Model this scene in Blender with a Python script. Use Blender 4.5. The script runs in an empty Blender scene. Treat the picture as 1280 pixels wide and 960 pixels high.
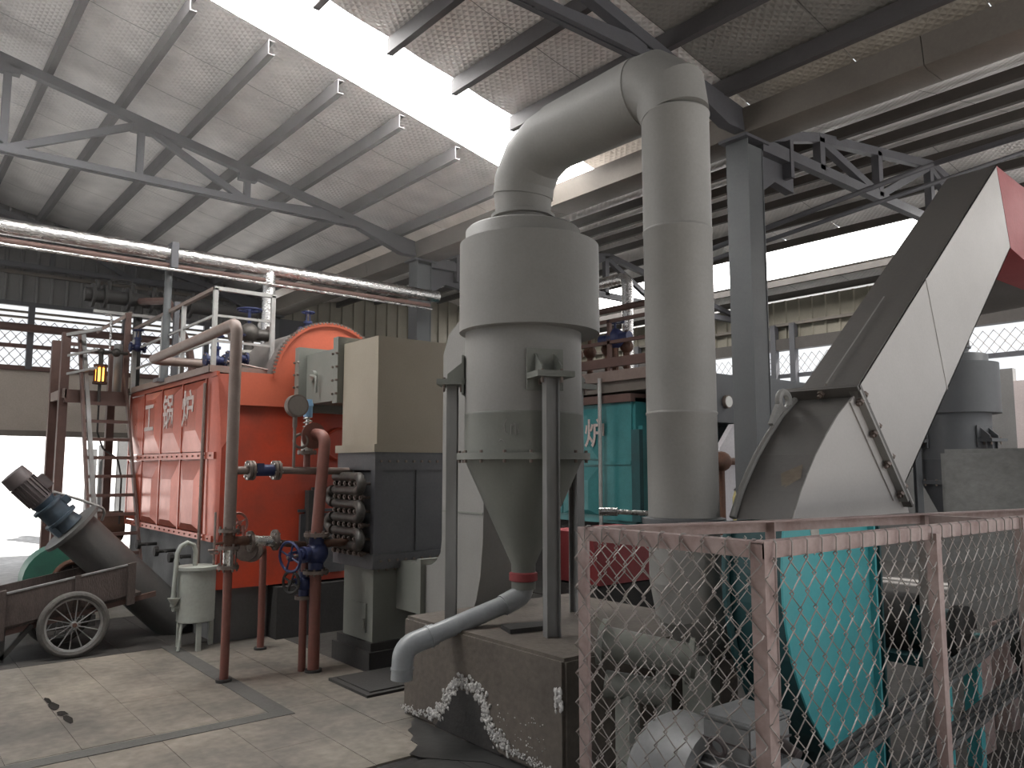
import bpy, bmesh, math, random
from mathutils import Vector, Matrix
random.seed(7)
PI = math.pi
SC = bpy.context.scene
COL = SC.collection
V = Vector

# ------------------------------------------------------------------ camera, sky, exposure
cam = bpy.data.cameras.new('camera'); cam_o = bpy.data.objects.new('camera', cam); COL.objects.link(cam_o)
cam.sensor_width = 36.0; cam.lens = 985.0 / 1280.0 * 36.0; cam.clip_start = 0.05; cam.clip_end = 300
cam_o.location = (0, 0, 1.75)
cam_o.rotation_euler = (math.radians(96.0), 0, math.radians(-39.3))
SC.camera = cam_o
SC.view_settings.view_transform = 'Standard'; SC.view_settings.look = 'None'
SC.view_settings.gamma = 1.0; SC.view_settings.use_curve_mapping = False
SC.view_settings.exposure = 0.18
SKYLIGHT = 18.0
w = bpy.data.worlds.new('sky'); SC.world = w; w.use_nodes = True
bg = w.node_tree.nodes['Background']; bg.inputs[0].default_value = (0.93, 0.96, 1.0, 1); bg.inputs[1].default_value = 1.0
sun = bpy.data.lights.new('sun', 'SUN'); sun_o = bpy.data.objects.new('sun', sun); COL.objects.link(sun_o)
sun.energy = 16.0; sun.angle = math.radians(2.0); sun.color = (1.0, 0.97, 0.92)
sun_o.rotation_euler = V((-0.55, 0.30, -0.80)).to_track_quat('-Z', 'Y').to_euler()

# ------------------------------------------------------------------ materials
MATS = {}
def paint(name, base, rough=0.55, metal=0.0, dirt=None, amt=0.4, scale=3.0, var=0.12, bump=0.08, fine=40.0, stretch=(1, 1, 1), spec=0.5):
    if name in MATS: return MATS[name]
    m = bpy.data.materials.new(name); m.use_nodes = True; nt = m.node_tree; N = nt.nodes; L = nt.links
    b = N['Principled BSDF']; b.inputs['Roughness'].default_value = rough; b.inputs['Metallic'].default_value = metal
    b.inputs['Specular IOR Level'].default_value = spec
    tc = N.new('ShaderNodeTexCoord'); mp = N.new('ShaderNodeMapping'); mp.inputs['Scale'].default_value = stretch
    L.new(tc.outputs['Object'], mp.inputs['Vector'])
    n1 = N.new('ShaderNodeTexNoise'); n1.inputs['Scale'].default_value = scale; n1.inputs['Detail'].default_value = 8; n1.inputs['Roughness'].default_value = 0.62
    n2 = N.new('ShaderNodeTexNoise'); n2.inputs['Scale'].default_value = fine; n2.inputs['Detail'].default_value = 4
    for n in (n1, n2): L.new(mp.outputs['Vector'], n.inputs['Vector'])
    d = dirt if dirt else tuple(c * 0.55 for c in base)
    r = N.new('ShaderNodeValToRGB'); r.color_ramp.elements[0].position = 0.5 - 0.35 * amt; r.color_ramp.elements[1].position = 0.8 - 0.2 * amt
    r.color_ramp.elements[0].color = (0, 0, 0, 1); r.color_ramp.elements[1].color = (amt, amt, amt, 1)
    L.new(n1.outputs['Fac'], r.inputs['Fac'])
    mx = N.new('ShaderNodeMix'); mx.data_type = 'RGBA'; mx.inputs[6].default_value = (*base, 1); mx.inputs[7].default_value = (*d, 1)
    L.new(r.outputs['Color'], mx.inputs[0])
    m2 = N.new('ShaderNodeMix'); m2.data_type = 'RGBA'; m2.blend_type = 'MULTIPLY'; m2.inputs[0].default_value = 1.0
    r2 = N.new('ShaderNodeValToRGB'); r2.color_ramp.elements[0].position = 0.3; r2.color_ramp.elements[1].position = 0.7
    lo = 1 - var
    r2.color_ramp.elements[0].color = (lo, lo, lo, 1); r2.color_ramp.elements[1].color = (1, 1, 1, 1)
    L.new(n2.outputs['Fac'], r2.inputs['Fac']); L.new(mx.outputs[2], m2.inputs[6]); L.new(r2.outputs['Color'], m2.inputs[7])
    L.new(m2.outputs[2], b.inputs['Base Color'])
    rr = N.new('ShaderNodeMapRange'); rr.inputs[3].default_value = max(0.05, rough - 0.1); rr.inputs[4].default_value = min(1, rough + 0.15)
    L.new(n1.outputs['Fac'], rr.inputs[0]); L.new(rr.outputs[0], b.inputs['Roughness'])
    if bump:
        bp = N.new('ShaderNodeBump'); bp.inputs['Strength'].default_value = bump; bp.inputs['Distance'].default_value = 0.02
        L.new(n2.outputs['Fac'], bp.inputs['Height']); L.new(bp.outputs['Normal'], b.inputs['Normal'])
    MATS[name] = m
    return m

def foil_mat(name, base, rough, metal, quilt=0.35):
    m = bpy.data.materials.new(name); m.use_nodes = True; nt = m.node_tree; N = nt.nodes; L = nt.links
    b = N['Principled BSDF']; b.inputs['Metallic'].default_value = metal
    tc = N.new('ShaderNodeTexCoord')
    hs = []
    for ang in (0.79, -0.79):
        mp = N.new('ShaderNodeMapping'); mp.inputs['Rotation'].default_value = (0, 0, ang)
        wv = N.new('ShaderNodeTexWave'); wv.inputs['Scale'].default_value = 5.2; wv.inputs['Distortion'].default_value = 0.6; wv.inputs['Detail'].default_value = 1
        L.new(tc.outputs['Object'], mp.inputs['Vector']); L.new(mp.outputs['Vector'], wv.inputs['Vector']); hs.append(wv)
    ad = N.new('ShaderNodeMath'); ad.operation = 'MAXIMUM'
    L.new(hs[0].outputs['Fac'], ad.inputs[0]); L.new(hs[1].outputs['Fac'], ad.inputs[1])
    n = N.new('ShaderNodeTexNoise'); n.inputs['Scale'].default_value = 2.2; n.inputs['Detail'].default_value = 5
    L.new(tc.outputs['Object'], n.inputs['Vector'])
    a2 = N.new('ShaderNodeMath'); a2.operation = 'MULTIPLY_ADD'; a2.inputs[1].default_value = 2.0
    L.new(n.outputs['Fac'], a2.inputs[0]); L.new(ad.outputs[0], a2.inputs[2])
    bp = N.new('ShaderNodeBump'); bp.inputs['Strength'].default_value = quilt; bp.inputs['Distance'].default_value = 0.02
    L.new(a2.outputs[0], bp.inputs['Height']); L.new(bp.outputs['Normal'], b.inputs['Normal'])
    r = N.new('ShaderNodeValToRGB'); r.color_ramp.elements[0].position = 0.25; r.color_ramp.elements[1].position = 0.75
    r.color_ramp.elements[0].color = (*[c * 0.72 for c in base], 1); r.color_ramp.elements[1].color = (*base, 1)
    L.new(n.outputs['Fac'], r.inputs['Fac']); L.new(r.outputs['Color'], b.inputs['Base Color'])
    b.inputs['Roughness'].default_value = rough
    MATS[name] = m
    return m

def glow(name, col, strength):
    m = bpy.data.materials.new(name); m.use_nodes = True; b = m.node_tree.nodes['Principled BSDF']
    b.inputs['Base Color'].default_value = (*col, 1); b.inputs['Emission Color'].default_value = (*col, 1); b.inputs['Emission Strength'].default_value = strength
    MATS[name] = m
    return m

M_conc = paint('floor_concrete', (0.40, 0.345, 0.285), 0.5, 0, (0.10, 0.092, 0.083), 0.9, 0.9, 0.35, 0.12, 14)
M_conc2 = paint('floor_concrete_worn', (0.36, 0.33, 0.285), 0.6, 0, (0.13, 0.12, 0.105), 0.8, 1.0, 0.3, 0.12, 25)
M_wet = paint('floor_concrete_wet', (0.075, 0.073, 0.07), 0.3, 0, (0.025, 0.025, 0.025), 0.8, 1.6, 0.25, 0.06, 20)
M_dirtfloor = paint('floor_sooty', (0.062, 0.055, 0.05), 0.7, 0, (0.03, 0.027, 0.025), 0.7, 1.2, 0.3, 0.2, 20)
M_patch = paint('mortar_patch', (0.105, 0.10, 0.092), 0.8, 0, (0.065, 0.063, 0.06), 0.5, 3, 0.2, 0.1, 40)
M_foil = foil_mat('ceiling_foil', (0.95, 0.92, 0.90), 0.40, 0.35, 0.5)
M_foil2 = foil_mat('ceiling_foil_shaded', (0.40, 0.385, 0.36), 0.5, 0.45)  # the near bay's lack of light, put into a darker foil colour
M_steel = paint('grey_steel_paint', (0.10, 0.10, 0.112), 0.5, 0.1, (0.09, 0.088, 0.09), 0.5, 4, 0.1, 0.05)
M_purlin = paint('purlin_paint', (0.095, 0.088, 0.092), 0.6, 0.1, (0.08, 0.075, 0.075), 0.5, 4, 0.1, 0.05)
M_purlin2 = paint('brown_purlin_paint', (0.08, 0.07, 0.064), 0.6, 0.1, (0.05, 0.045, 0.04), 0.5, 4, 0.1, 0.05)
M_col = paint('column_paint', (0.115, 0.122, 0.125), 0.55, 0.0, (0.08, 0.083, 0.086), 0.5, 2, 0.08, 0.04)
M_gutter = paint('gutter_steel', (0.20, 0.175, 0.15), 0.5, 0.3, (0.11, 0.095, 0.08), 0.6, 1.5, 0.1, 0.05)
M_sheet = paint('wall_sheet', (0.21, 0.205, 0.20), 0.6, 0.1, (0.12, 0.115, 0.11), 0.5, 1.5, 0.1, 0.05)
M_sheet2 = paint('wall_sheet_tan', (0.30, 0.275, 0.22), 0.6, 0.1, (0.18, 0.16, 0.13), 0.5, 1.5, 0.1, 0.05)
M_beige = paint('beige_render', (0.50, 0.44, 0.38), 0.8, 0, (0.33, 0.28, 0.24), 0.5, 1.0, 0.1, 0.1)
M_pinkwall = paint('pale_pink_render', (0.55, 0.47, 0.46), 0.8, 0, (0.38, 0.32, 0.31), 0.5, 1.0, 0.1, 0.1)
M_orange = paint('orange_panel', (0.47, 0.105, 0.06), 0.3, 0.25, (0.30, 0.07, 0.045), 0.6, 3, 0.1, 0.03, 30)
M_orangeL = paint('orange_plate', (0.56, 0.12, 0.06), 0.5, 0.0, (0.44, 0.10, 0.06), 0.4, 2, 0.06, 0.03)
M_orangeD = paint('sooty_red_orange_plate', (0.64, 0.065, 0.02), 0.5, 0.0, (0.10, 0.05, 0.04), 0.68, 1.1, 0.1, 0.04, 30)  # deeper orange than the upper plate, with random soot mottling
M_drum = paint('drum_cladding', (0.20, 0.18, 0.17), 0.45, 0.3, (0.11, 0.10, 0.095), 0.5, 2, 0.1, 0.05)
M_gdust = paint('grey_primer', (0.285, 0.275, 0.26), 0.55, 0.0, (0.20, 0.195, 0.185), 0.6, 1.4, 0.07, 0.05, 60)
M_gdust2 = paint('grey_green_primer', (0.22, 0.225, 0.20), 0.5, 0.0, (0.15, 0.155, 0.14), 0.6, 1.4, 0.07, 0.05, 60)
M_gbeige = paint('beige_duct_paint', (0.33, 0.29, 0.23), 0.55, 0.0, (0.25, 0.215, 0.165), 0.5, 1.2, 0.06, 0.04, 60)
M_econ = paint('dark_casing', (0.085, 0.087, 0.092), 0.5, 0.2, (0.15, 0.15, 0.155), 0.6, 2, 0.15, 0.05)
M_tubes = paint('sooty_tube', (0.075, 0.07, 0.066), 0.5, 0.5, (0.14, 0.12, 0.10), 0.5, 8, 0.2, 0.1)
M_rust = paint('rusty_dark', (0.10, 0.055, 0.04), 0.7, 0.2, (0.16, 0.07, 0.04), 0.6, 8, 0.2, 0.1)
M_pipe = paint('red_oxide_pipe', (0.235, 0.085, 0.065), 0.5, 0.1, (0.16, 0.08, 0.065), 0.6, 8, 0.1, 0.04)
M_pipe2 = paint('dusty_pipe', (0.24, 0.19, 0.165), 0.5, 0.1, (0.18, 0.12, 0.10), 0.6, 6, 0.1, 0.04)
M_rail = paint('pale_rail_paint', (0.40, 0.40, 0.385), 0.55, 0.1, (0.22, 0.20, 0.19), 0.5, 6, 0.1, 0.05)
M_brownsteel = paint('brown_steel', (0.15, 0.085, 0.07), 0.6, 0.1, (0.08, 0.055, 0.05), 0.5, 5, 0.15, 0.05)
M_blue = paint('valve_blue', (0.024, 0.034, 0.11), 0.45, 0.1, (0.02, 0.022, 0.045), 0.5, 12, 0.1, 0.05)
M_lblue = paint('pale_blue_cap', (0.20, 0.36, 0.55), 0.4, 0.1, None, 0.3, 12)
M_chrome = paint('bright_steel', (0.65, 0.64, 0.62), 0.25, 1.0, (0.4, 0.38, 0.35), 0.4, 10, 0.1, 0.05)
M_alu = paint('aluminium_jacket', (0.72, 0.71, 0.70), 0.24, 1.0, (0.45, 0.43, 0.42), 0.5, 6, 0.2, 0.45, 16, (1, 3, 3))
M_flange = paint('flange_steel', (0.24, 0.20, 0.175), 0.5, 0.5, (0.13, 0.085, 0.07), 0.6, 15, 0.2, 0.1)
M_black = paint('soot_black', (0.035, 0.033, 0.032), 0.7, 0.0, (0.06, 0.055, 0.05), 0.5, 3, 0.2, 0.15)
M_found = paint('sooty_foundation', (0.045, 0.042, 0.04), 0.8, 0.0, (0.03, 0.03, 0.03), 0.6, 1.5, 0.2, 0.2)
M_skirt = paint('grey_skirt', (0.20, 0.20, 0.20), 0.7, 0, (0.08, 0.08, 0.08), 0.6, 2, 0.1, 0.1)
M_tank = paint('tank_grey_paint', (0.40, 0.42, 0.38), 0.5, 0.0, (0.24, 0.24, 0.21), 0.6, 4, 0.1, 0.05)
M_convey = paint('conveyor_dark_paint', (0.115, 0.114, 0.11), 0.5, 0.1, (0.09, 0.085, 0.08), 0.6, 2, 0.1, 0.06)
M_motorB = paint('gearbox_blue', (0.05, 0.078, 0.105), 0.45, 0.1, (0.035, 0.042, 0.052), 0.6, 8, 0.1, 0.05)
M_motorD = paint('motor_dark', (0.11, 0.09, 0.09), 0.5, 0.1, (0.07, 0.06, 0.06), 0.5, 8, 0.1, 0.05)
M_green = paint('blower_green', (0.035, 0.15, 0.105), 0.5, 0.0, (0.03, 0.07, 0.055), 0.6, 3, 0.1, 0.05)
M_wood = paint('old_cart_wood', (0.10, 0.075, 0.066), 0.8, 0.0, (0.055, 0.042, 0.038), 0.6, 5, 0.3, 0.25, 30, (4, 1, 1))
M_tyre = paint('dusty_tyre', (0.09, 0.085, 0.08), 0.8, 0, (0.17, 0.155, 0.14), 0.5, 8, 0.2, 0.2)
M_block = paint('block_concrete', (0.165, 0.137, 0.113), 0.75, 0, (0.08, 0.07, 0.062), 0.7, 1.6, 0.25, 0.2, 25)
M_blockG = paint('grey_rendered_block', (0.33, 0.33, 0.32), 0.8, 0, (0.21, 0.21, 0.205), 0.7, 1.6, 0.2, 0.3, 18)
M_crust = paint('white_mineral_crust', (0.72, 0.70, 0.68), 0.85, 0, (0.40, 0.38, 0.36), 0.6, 14, 0.35, 0.6, 40)
M_oil = paint('dried_oil', (0.025, 0.022, 0.02), 0.9, 0, None, 0.3, 5, spec=0.1)
M_stain = paint('wet_black_stain', (0.018, 0.017, 0.016), 0.6, 0, (0.07, 0.06, 0.055), 0.5, 6, 0.2, 0.2)
M_pvc = paint('grey_pvc', (0.32, 0.335, 0.345), 0.32, 0.0, (0.24, 0.25, 0.255), 0.5, 6, 0.08, 0.02)
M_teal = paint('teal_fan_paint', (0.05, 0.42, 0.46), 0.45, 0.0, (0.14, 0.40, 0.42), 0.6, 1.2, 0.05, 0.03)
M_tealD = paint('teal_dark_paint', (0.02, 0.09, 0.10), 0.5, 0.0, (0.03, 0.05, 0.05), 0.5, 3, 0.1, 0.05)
M_tealB = paint('teal_boiler_panel', (0.055, 0.25, 0.26), 0.35, 0.15, (0.035, 0.15, 0.16), 0.6, 3, 0.1, 0.04, 30)
M_cage = paint('faded_red_oxide', (0.42, 0.33, 0.31), 0.6, 0.1, (0.20, 0.11, 0.10), 0.6, 7, 0.15, 0.06)
M_wire = paint('galvanised_wire', (0.38, 0.35, 0.33), 0.5, 0.4, (0.22, 0.18, 0.165), 0.6, 12, 0.1, 0.0)
M_galv = paint('galvanised_leg', (0.33, 0.33, 0.33), 0.5, 0.3, (0.15, 0.14, 0.13), 0.7, 5, 0.15, 0.06, 40, (1, 1, 0.3))
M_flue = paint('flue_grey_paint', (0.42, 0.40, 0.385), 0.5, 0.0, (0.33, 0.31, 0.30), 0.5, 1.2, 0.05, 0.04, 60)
M_flueD = paint('flue_soot_shade_paint', (0.105, 0.098, 0.092), 0.55, 0.0, (0.15, 0.135, 0.12), 0.4, 1.5, 0.1, 0.05)  # soot on the flue top; on the flare flank it stands in for shade
M_red = paint('red_primer', (0.30, 0.045, 0.05), 0.55, 0, (0.20, 0.05, 0.05), 0.5, 3, 0.1, 0.05)
M_belt = paint('rubber_belt', (0.075, 0.073, 0.073), 0.6, 0, (0.045, 0.045, 0.045), 0.4, 8)
M_motorG = paint('motor_silver_grey', (0.25, 0.255, 0.26), 0.45, 0.15, (0.17, 0.17, 0.17), 0.6, 6, 0.1, 0.05)
M_hub = paint('pale_hub', (0.55, 0.54, 0.50), 0.5, 0.2, (0.30, 0.28, 0.25), 0.5, 8)
M_cyc2 = paint('dark_grey_paint', (0.10, 0.105, 0.112), 0.5, 0.0, (0.065, 0.067, 0.07), 0.5, 2, 0.06, 0.04)
M_white = paint('white_panel', (0.60, 0.58, 0.60), 0.6, 0, (0.45, 0.43, 0.45), 0.5, 2)
M_yellow = paint('yellow_cylinder_paint', (0.40, 0.36, 0.16), 0.5, 0, (0.26, 0.22, 0.11), 0.5, 5)
M_letter = paint('faded_white_lettering', (0.62, 0.55, 0.52), 0.6, 0, (0.45, 0.30, 0.27), 0.6, 30, 0.2, 0.0)
M_rubble = paint('white_rubble', (0.72, 0.71, 0.70), 0.9, 0, (0.48, 0.47, 0.47), 0.6, 1.2, 0.3, 0.5, 8)
M_greenpipe = paint('green_pipe_paint', (0.05, 0.24, 0.16), 0.45, 0, None, 0.4, 3)
M_tealnet = paint('teal_sheet', (0.16, 0.52, 0.50), 0.6, 0, None, 0.4, 6)
M_card = paint('torn_brown_paper', (0.20, 0.16, 0.12), 0.8, 0, None, 0.5, 8)
M_glass = glow('amber_lamp_glass', (1.0, 0.42, 0.06), 5.0)
M_sky = glow('translucent_skylight', (1.0, 0.985, 0.96), SKYLIGHT)
M_sky2 = glow('translucent_skylight_dull', (1.0, 0.985, 0.96), 7.0)
M_dial = paint('white_dial', (0.75, 0.75, 0.72), 0.4, 0, None, 0.2, 5)
M_dialG = paint('dusty_dial', (0.27, 0.24, 0.215), 0.5, 0.3, None, 0.4, 5)

# ------------------------------------------------------------------ mesh builder
def frame(d):
    d = d.normalized(); a = V((0, 0, 1)) if abs(d.z) < 0.9 else V((1, 0, 0))
    u = d.cross(a).normalized(); return u, d.cross(u).normalized()
def fillet(pts, r, n=6):
    pts = [V(p) for p in pts]; out = [pts[0]]
    for i in range(1, len(pts) - 1):
        a = (pts[i - 1] - pts[i]); b = (pts[i + 1] - pts[i])
        ang = a.angle(b)
        if ang > PI - 0.02: out.append(pts[i]); continue
        t = min(r / math.tan(ang / 2), a.length * 0.49, b.length * 0.49); rr = t * math.tan(ang / 2)
        a.normalize(); b.normalize()
        c = pts[i] + (a + b).normalized() * (rr / math.sin(ang / 2))
        s = pts[i] + a * t - c; e = pts[i] + b * t - c
        tot = s.angle(e); ax = s.cross(e).normalized()
        for k in range(n + 1): out.append(c + Matrix.Rotation(tot * k / n, 3, ax) @ s)
    out.append(pts[-1]); return out
class MB:
    def __init__(s): s.v = []; s.f = []
    def add(s, vs, fs):
        o = len(s.v); s.v += [tuple(p) for p in vs]; s.f += [tuple(i + o for i in f) for f in fs]; return s
    def box(s, x0, x1, y0, y1, z0, z1):
        return s.add([(x0, y0, z0), (x1, y0, z0), (x1, y1, z0), (x0, y1, z0), (x0, y0, z1), (x1, y0, z1), (x1, y1, z1), (x0, y1, z1)],
                     [(0, 3, 2, 1), (4, 5, 6, 7), (0, 1, 5, 4), (1, 2, 6, 5), (2, 3, 7, 6), (3, 0, 4, 7)])
    def cbox(s, c, size): return s.box(c[0] - size[0] / 2, c[0] + size[0] / 2, c[1] - size[1] / 2, c[1] + size[1] / 2, c[2] - size[2] / 2, c[2] + size[2] / 2)
    def bar(s, p0, p1, wu, wv, up=(0, 0, 1)):     # rectangular bar between two points; wv along 'up'
        p0, p1 = V(p0), V(p1); d = (p1 - p0).normalized(); up = V(up)
        if abs(d.dot(up)) > 0.98: up = V((1, 0, 0))
        u = d.cross(up).normalized(); v = u.cross(d).normalized()
        q = []
        for p in (p0, p1):
            for a, b in ((-1, -1), (1, -1), (1, 1), (-1, 1)): q.append(p + u * a * wu / 2 + v * b * wv / 2)
        return s.add(q, [(0, 1, 2, 3), (7, 6, 5, 4), (0, 4, 5, 1), (1, 5, 6, 2), (2, 6, 7, 3), (3, 7, 4, 0)])
    def angle(s, p0, p1, u, v, wdt, t=0.006):      # L section: legs along u and v
        p0, p1, u, v = V(p0), V(p1), V(u), V(v)
        prof = [(0, 0), (wdt, 0), (wdt, t), (t, t), (t, wdt), (0, wdt)]
        return s.ext([p0 + u * a + v * b for a, b in prof], p1 - p0)
    def ext(s, poly, vec):                         # extrude polygon by a vector
        poly = [V(p) for p in poly]; vec = V(vec); n = len(poly)
        return s.add(poly + [p + vec for p in poly], [tuple(range(n - 1, -1, -1)), tuple(range(n, 2 * n))] + [(i, (i + 1) % n, (i + 1) % n + n, i + n) for i in range(n)])
    def tube(s, pts, r, n=12, caps=True, closed=False, r2=None):
        pts = [V(p) for p in pts]; m = len(pts); T = []
        for i in range(m):
            if closed: t = (pts[(i + 1) % m] - pts[i]).normalized() + (pts[i] - pts[i - 1]).normalized()
            else:
                t = V((0, 0, 0))
                if i < m - 1: t += (pts[i + 1] - pts[i]).normalized()
                if i > 0: t += (pts[i] - pts[i - 1]).normalized()
            T.append(t.normalized())
        u, _ = frame(T[0]); vs = []
        for i in range(m):
            if i > 0:
                q = T[i - 1].rotation_difference(T[i]); u = q @ u
            u = (u - T[i] * u.dot(T[i])).normalized(); w_ = T[i].cross(u)
            rad = r if r2 is None else r + (r2 - r) * i / (m - 1)
            k = 1.0
            if 0 < i < m - 1 or closed:
                a = (pts[i] - pts[i - 1]).normalized(); cs = max(0.5, a.dot(T[i])); k = 1 / cs
                ax = (pts[(i + 1) % m] - pts[i]).normalized() - a
                ax = ax.normalized() if ax.length > 1e-6 else None
            for j in range(n):
                a_ = 2 * PI * j / n; o = u * math.cos(a_) * rad + w_ * math.sin(a_) * rad
                if k > 1.0001 and ax is not None: o = o + ax * o.dot(ax) * (k - 1)
                vs.append(pts[i] + o)
        fs = []
        for i in range(m - 1 + (1 if closed else 0)):
            for j in range(n):
                a, b = i * n + j, i * n + (j + 1) % n; c, d = ((i + 1) % m) * n + (j + 1) % n, ((i + 1) % m) * n + j
                fs.append((a, b, c, d))
        if caps and not closed: fs += [tuple(range(n - 1, -1, -1)), tuple(range((m - 1) * n, m * n))]
        return s.add(vs, fs)
    def cyl(s, p0, p1, r, r2=None, n=20, caps=True): return s.tube([p0, p1], r, n, caps, r2=r2)
    def disc(s, c, axis, r, t, n=20):
        c = V(c); a = V(axis).normalized(); return s.cyl(c - a * t / 2, c + a * t / 2, r, n=n)
    def ring(s, c, axis, R, r, n=24, m=8):
        c = V(c); u, v = frame(V(axis)); return s.tube([c + (u * math.cos(2 * PI * i / n) + v * math.sin(2 * PI * i / n)) * R for i in range(n)], r, m, closed=True)
    def lathe(s, c, prof, n=40, axis=(0, 0, 1), a0=0, a1=2 * PI, rad=None):   # prof: (radius, height)
        c = V(c); ax = V(axis).normalized()
        if ax.z > 0.99: u, v = V((1, 0, 0)), V((0, 1, 0))
        else: u, v = frame(ax)
        full = abs(a1 - a0 - 2 * PI) < 1e-6; k = n if full else n + 1; vs = []; fs = []
        for i in range(k):
            a = a0 + (a1 - a0) * i / n; dr = u * math.cos(a) + v * math.sin(a)
            for R, h in prof: vs.append(c + dr * (R if rad is None else R * rad(a)) + ax * h)
        m = len(prof)
        for i in range(n):
            i2 = (i + 1) % k
            for j in range(m - 1): fs.append((i * m + j, i2 * m + j, i2 * m + j + 1, i * m + j + 1))
        return s.add(vs, fs)
    def bolts(s, c, axis, R, num, r=0.008, h=0.02, n=6, a0=0.2):
        c = V(c); ax = V(axis).normalized(); u, v = frame(ax)
        for i in range(num):
            a = a0 + 2 * PI * i / num; p = c + (u * math.cos(a) + v * math.sin(a)) * R; s.cyl(p - ax * h / 2, p + ax * h / 2, r, n=n)
        return s
    def blob(s, c, r, n=8, m=6, jit=0.0, sq=(1, 1, 1)):
        c = V(c); vs = [c + V((0, 0, r * sq[2]))]; fs = []
        for i in range(1, m):
            t = PI * i / m
            for j in range(n):
                p = 2 * PI * j / n; k = 1 + random.uniform(-jit, jit)
                vs.append(c + V((math.sin(t) * math.cos(p) * r * k * sq[0], math.sin(t) * math.sin(p) * r * k * sq[1], math.cos(t) * r * k * sq[2])))
        vs.append(c - V((0, 0, r * sq[2])))
        for j in range(n):
            fs.append((0, 1 + j, 1 + (j + 1) % n)); e = 1 + (m - 2) * n
            fs.append((len(vs) - 1, e + (j + 1) % n, e + j))
        for i in range(m - 2):
            for j in range(n): a = 1 + i * n; fs.append((a + j, a + n + j, a + n + (j + 1) % n, a + (j + 1) % n))
        return s.add(vs, fs)
    def mesh(s, name, mat, off=(0, 0, 0), sharp=32, bevel=0):
        me = bpy.data.meshes.new(name); o = V(off)
        me.from_pydata([tuple(V(p) - o) for p in s.v], [], s.f); 
        bm = bmesh.new(); bm.from_mesh(me); bmesh.ops.recalc_face_normals(bm, faces=bm.faces)
        if bevel:
            es = [e for e in bm.edges if len(e.link_faces) == 2 and e.calc_face_angle(0) > 0.7]
            bmesh.ops.bevel(bm, geom=es, offset=bevel, segments=2, affect='EDGES', clamp_overlap=True)
        bm.to_mesh(me); bm.free()
        me.polygons.foreach_set('use_smooth', [True] * len(me.polygons)); me.set_sharp_from_angle(angle=math.radians(sharp))
        me.materials.append(mat); me.update(); return me
def link(o): COL.objects.link(o); return o
def solo(name, mb, mat, label, cat, group=None, loc=None, bevel=0, sharp=32, kind=None):
    if loc is None:
        xs = [p[0] for p in mb.v]; ys = [p[1] for p in mb.v]; zs = [p[2] for p in mb.v]
        loc = ((min(xs) + max(xs)) / 2, (min(ys) + max(ys)) / 2, min(zs))
    o = link(bpy.data.objects.new(name, mb.mesh(name, mat, loc, sharp, bevel))); o.location = loc
    o['label'] = label; o['category'] = cat
    if group: o['group'] = group
    if kind: o['kind'] = kind
    return o
class Thing:
    def __init__(s, name, label, cat, loc, group=None, kind=None):
        s.o = link(bpy.data.objects.new(name, None)); s.o.location = loc; s.loc = V(loc); s.o.empty_display_size = 0.1
        if label: s.o['label'] = label
        if cat: s.o['category'] = cat
        if group: s.o['group'] = group
        if kind: s.o['kind'] = kind
    def part(s, name, mb, mat, parent=None, label=None, bevel=0, sharp=32, kind=None):
        o = link(bpy.data.objects.new(name, mb.mesh(name, mat, s.loc, sharp, bevel))); o.parent = parent or s.o
        if label: o['label'] = label
        if kind or 'bolts' in name or name in ('spokes', 'cooling_fins', 'stud_rods'): o['kind'] = kind or 'stuff'
        return o
def dup(t, off, label, group=None):
    r = t.copy(); link(r); r.location = V(t.location) + V(off); r['label'] = label
    if group: r['group'] = group
    for ch in list(t.children):
        c = ch.copy(); link(c); c.parent = r
        for g in list(ch.children): d = g.copy(); link(d); d.parent = c
    return r
def struct(name, mb, mat, kindname='structure', parent=None, bevel=0):
    o = link(bpy.data.objects.new(name, mb.mesh(name, mat, (0, 0, 0), 32, bevel)))
    if parent: o.parent = parent
    else: o['kind'] = kindname
    return o
def child(parent, name, me):
    o = link(bpy.data.objects.new(name, me)); o.parent = parent; return o
def glyph(ch, size, origin, right, up, mat, thick=0.004):
    cu = bpy.data.curves.new('lettering', 'FONT'); cu.body = ch; cu.size = size; cu.align_x = 'CENTER'; cu.align_y = 'CENTER'; cu.extrude = thick / 2; cu.offset = 0.006
    ob = bpy.data.objects.new('lettering_source', cu); COL.objects.link(ob)
    bpy.context.view_layer.update()
    me = bpy.data.meshes.new_from_object(ob.evaluated_get(bpy.context.evaluated_depsgraph_get()))
    bpy.data.objects.remove(ob)
    R, U = V(right).normalized(), V(up).normalized(); O = V(origin); Nn = R.cross(U)
    for v in me.vertices: c = v.co.copy(); v.co = O + R * c.x + U * c.y + Nn * c.z
    me.materials.clear(); me.materials.append(mat); me.name = 'lettering'
    return me

# ================================================================== THE SETTING
YN, YF = -2.0, 16.5        # near end and far gable
EX = 6.6                   # line of columns and valley gutter
# floor: base below, slabs on top
floor = struct('floor', MB().box(-7, 15.2, -4, 17.0, -0.12, -0.014), M_dirtfloor)
def slab(x0, x1, y0, y1, mat, top=0.0, g=0.0017):
    mb = MB().box(x0 + g, x1 - g, y0 + g, y1 - g, -0.015, top)
    o = link(bpy.data.objects.new('floor_slab', mb.mesh('floor_slab', mat, (0, 0, 0)))); o.parent = floor
xs = [-3.0, -2.1, -1.25, -0.42, 0.0, 0.38, 0.76, 1.17, 1.6, 2.02, 2.46, 2.87, 3.45]
ys = [4.27, 4.9, 5.66, 6.55, 7.4, 8.25, 9.1, 10.2]
for i in range(len(xs) - 1):
    j = 0
    while j < len(ys) - 1:
        j2 = j + 1
        slab(xs[i], xs[i + 1], ys[j], ys[j2], M_dirtfloor if ys[j] > 8.2 else M_conc, -random.uniform(0, 0.002))
        j = j2
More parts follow.
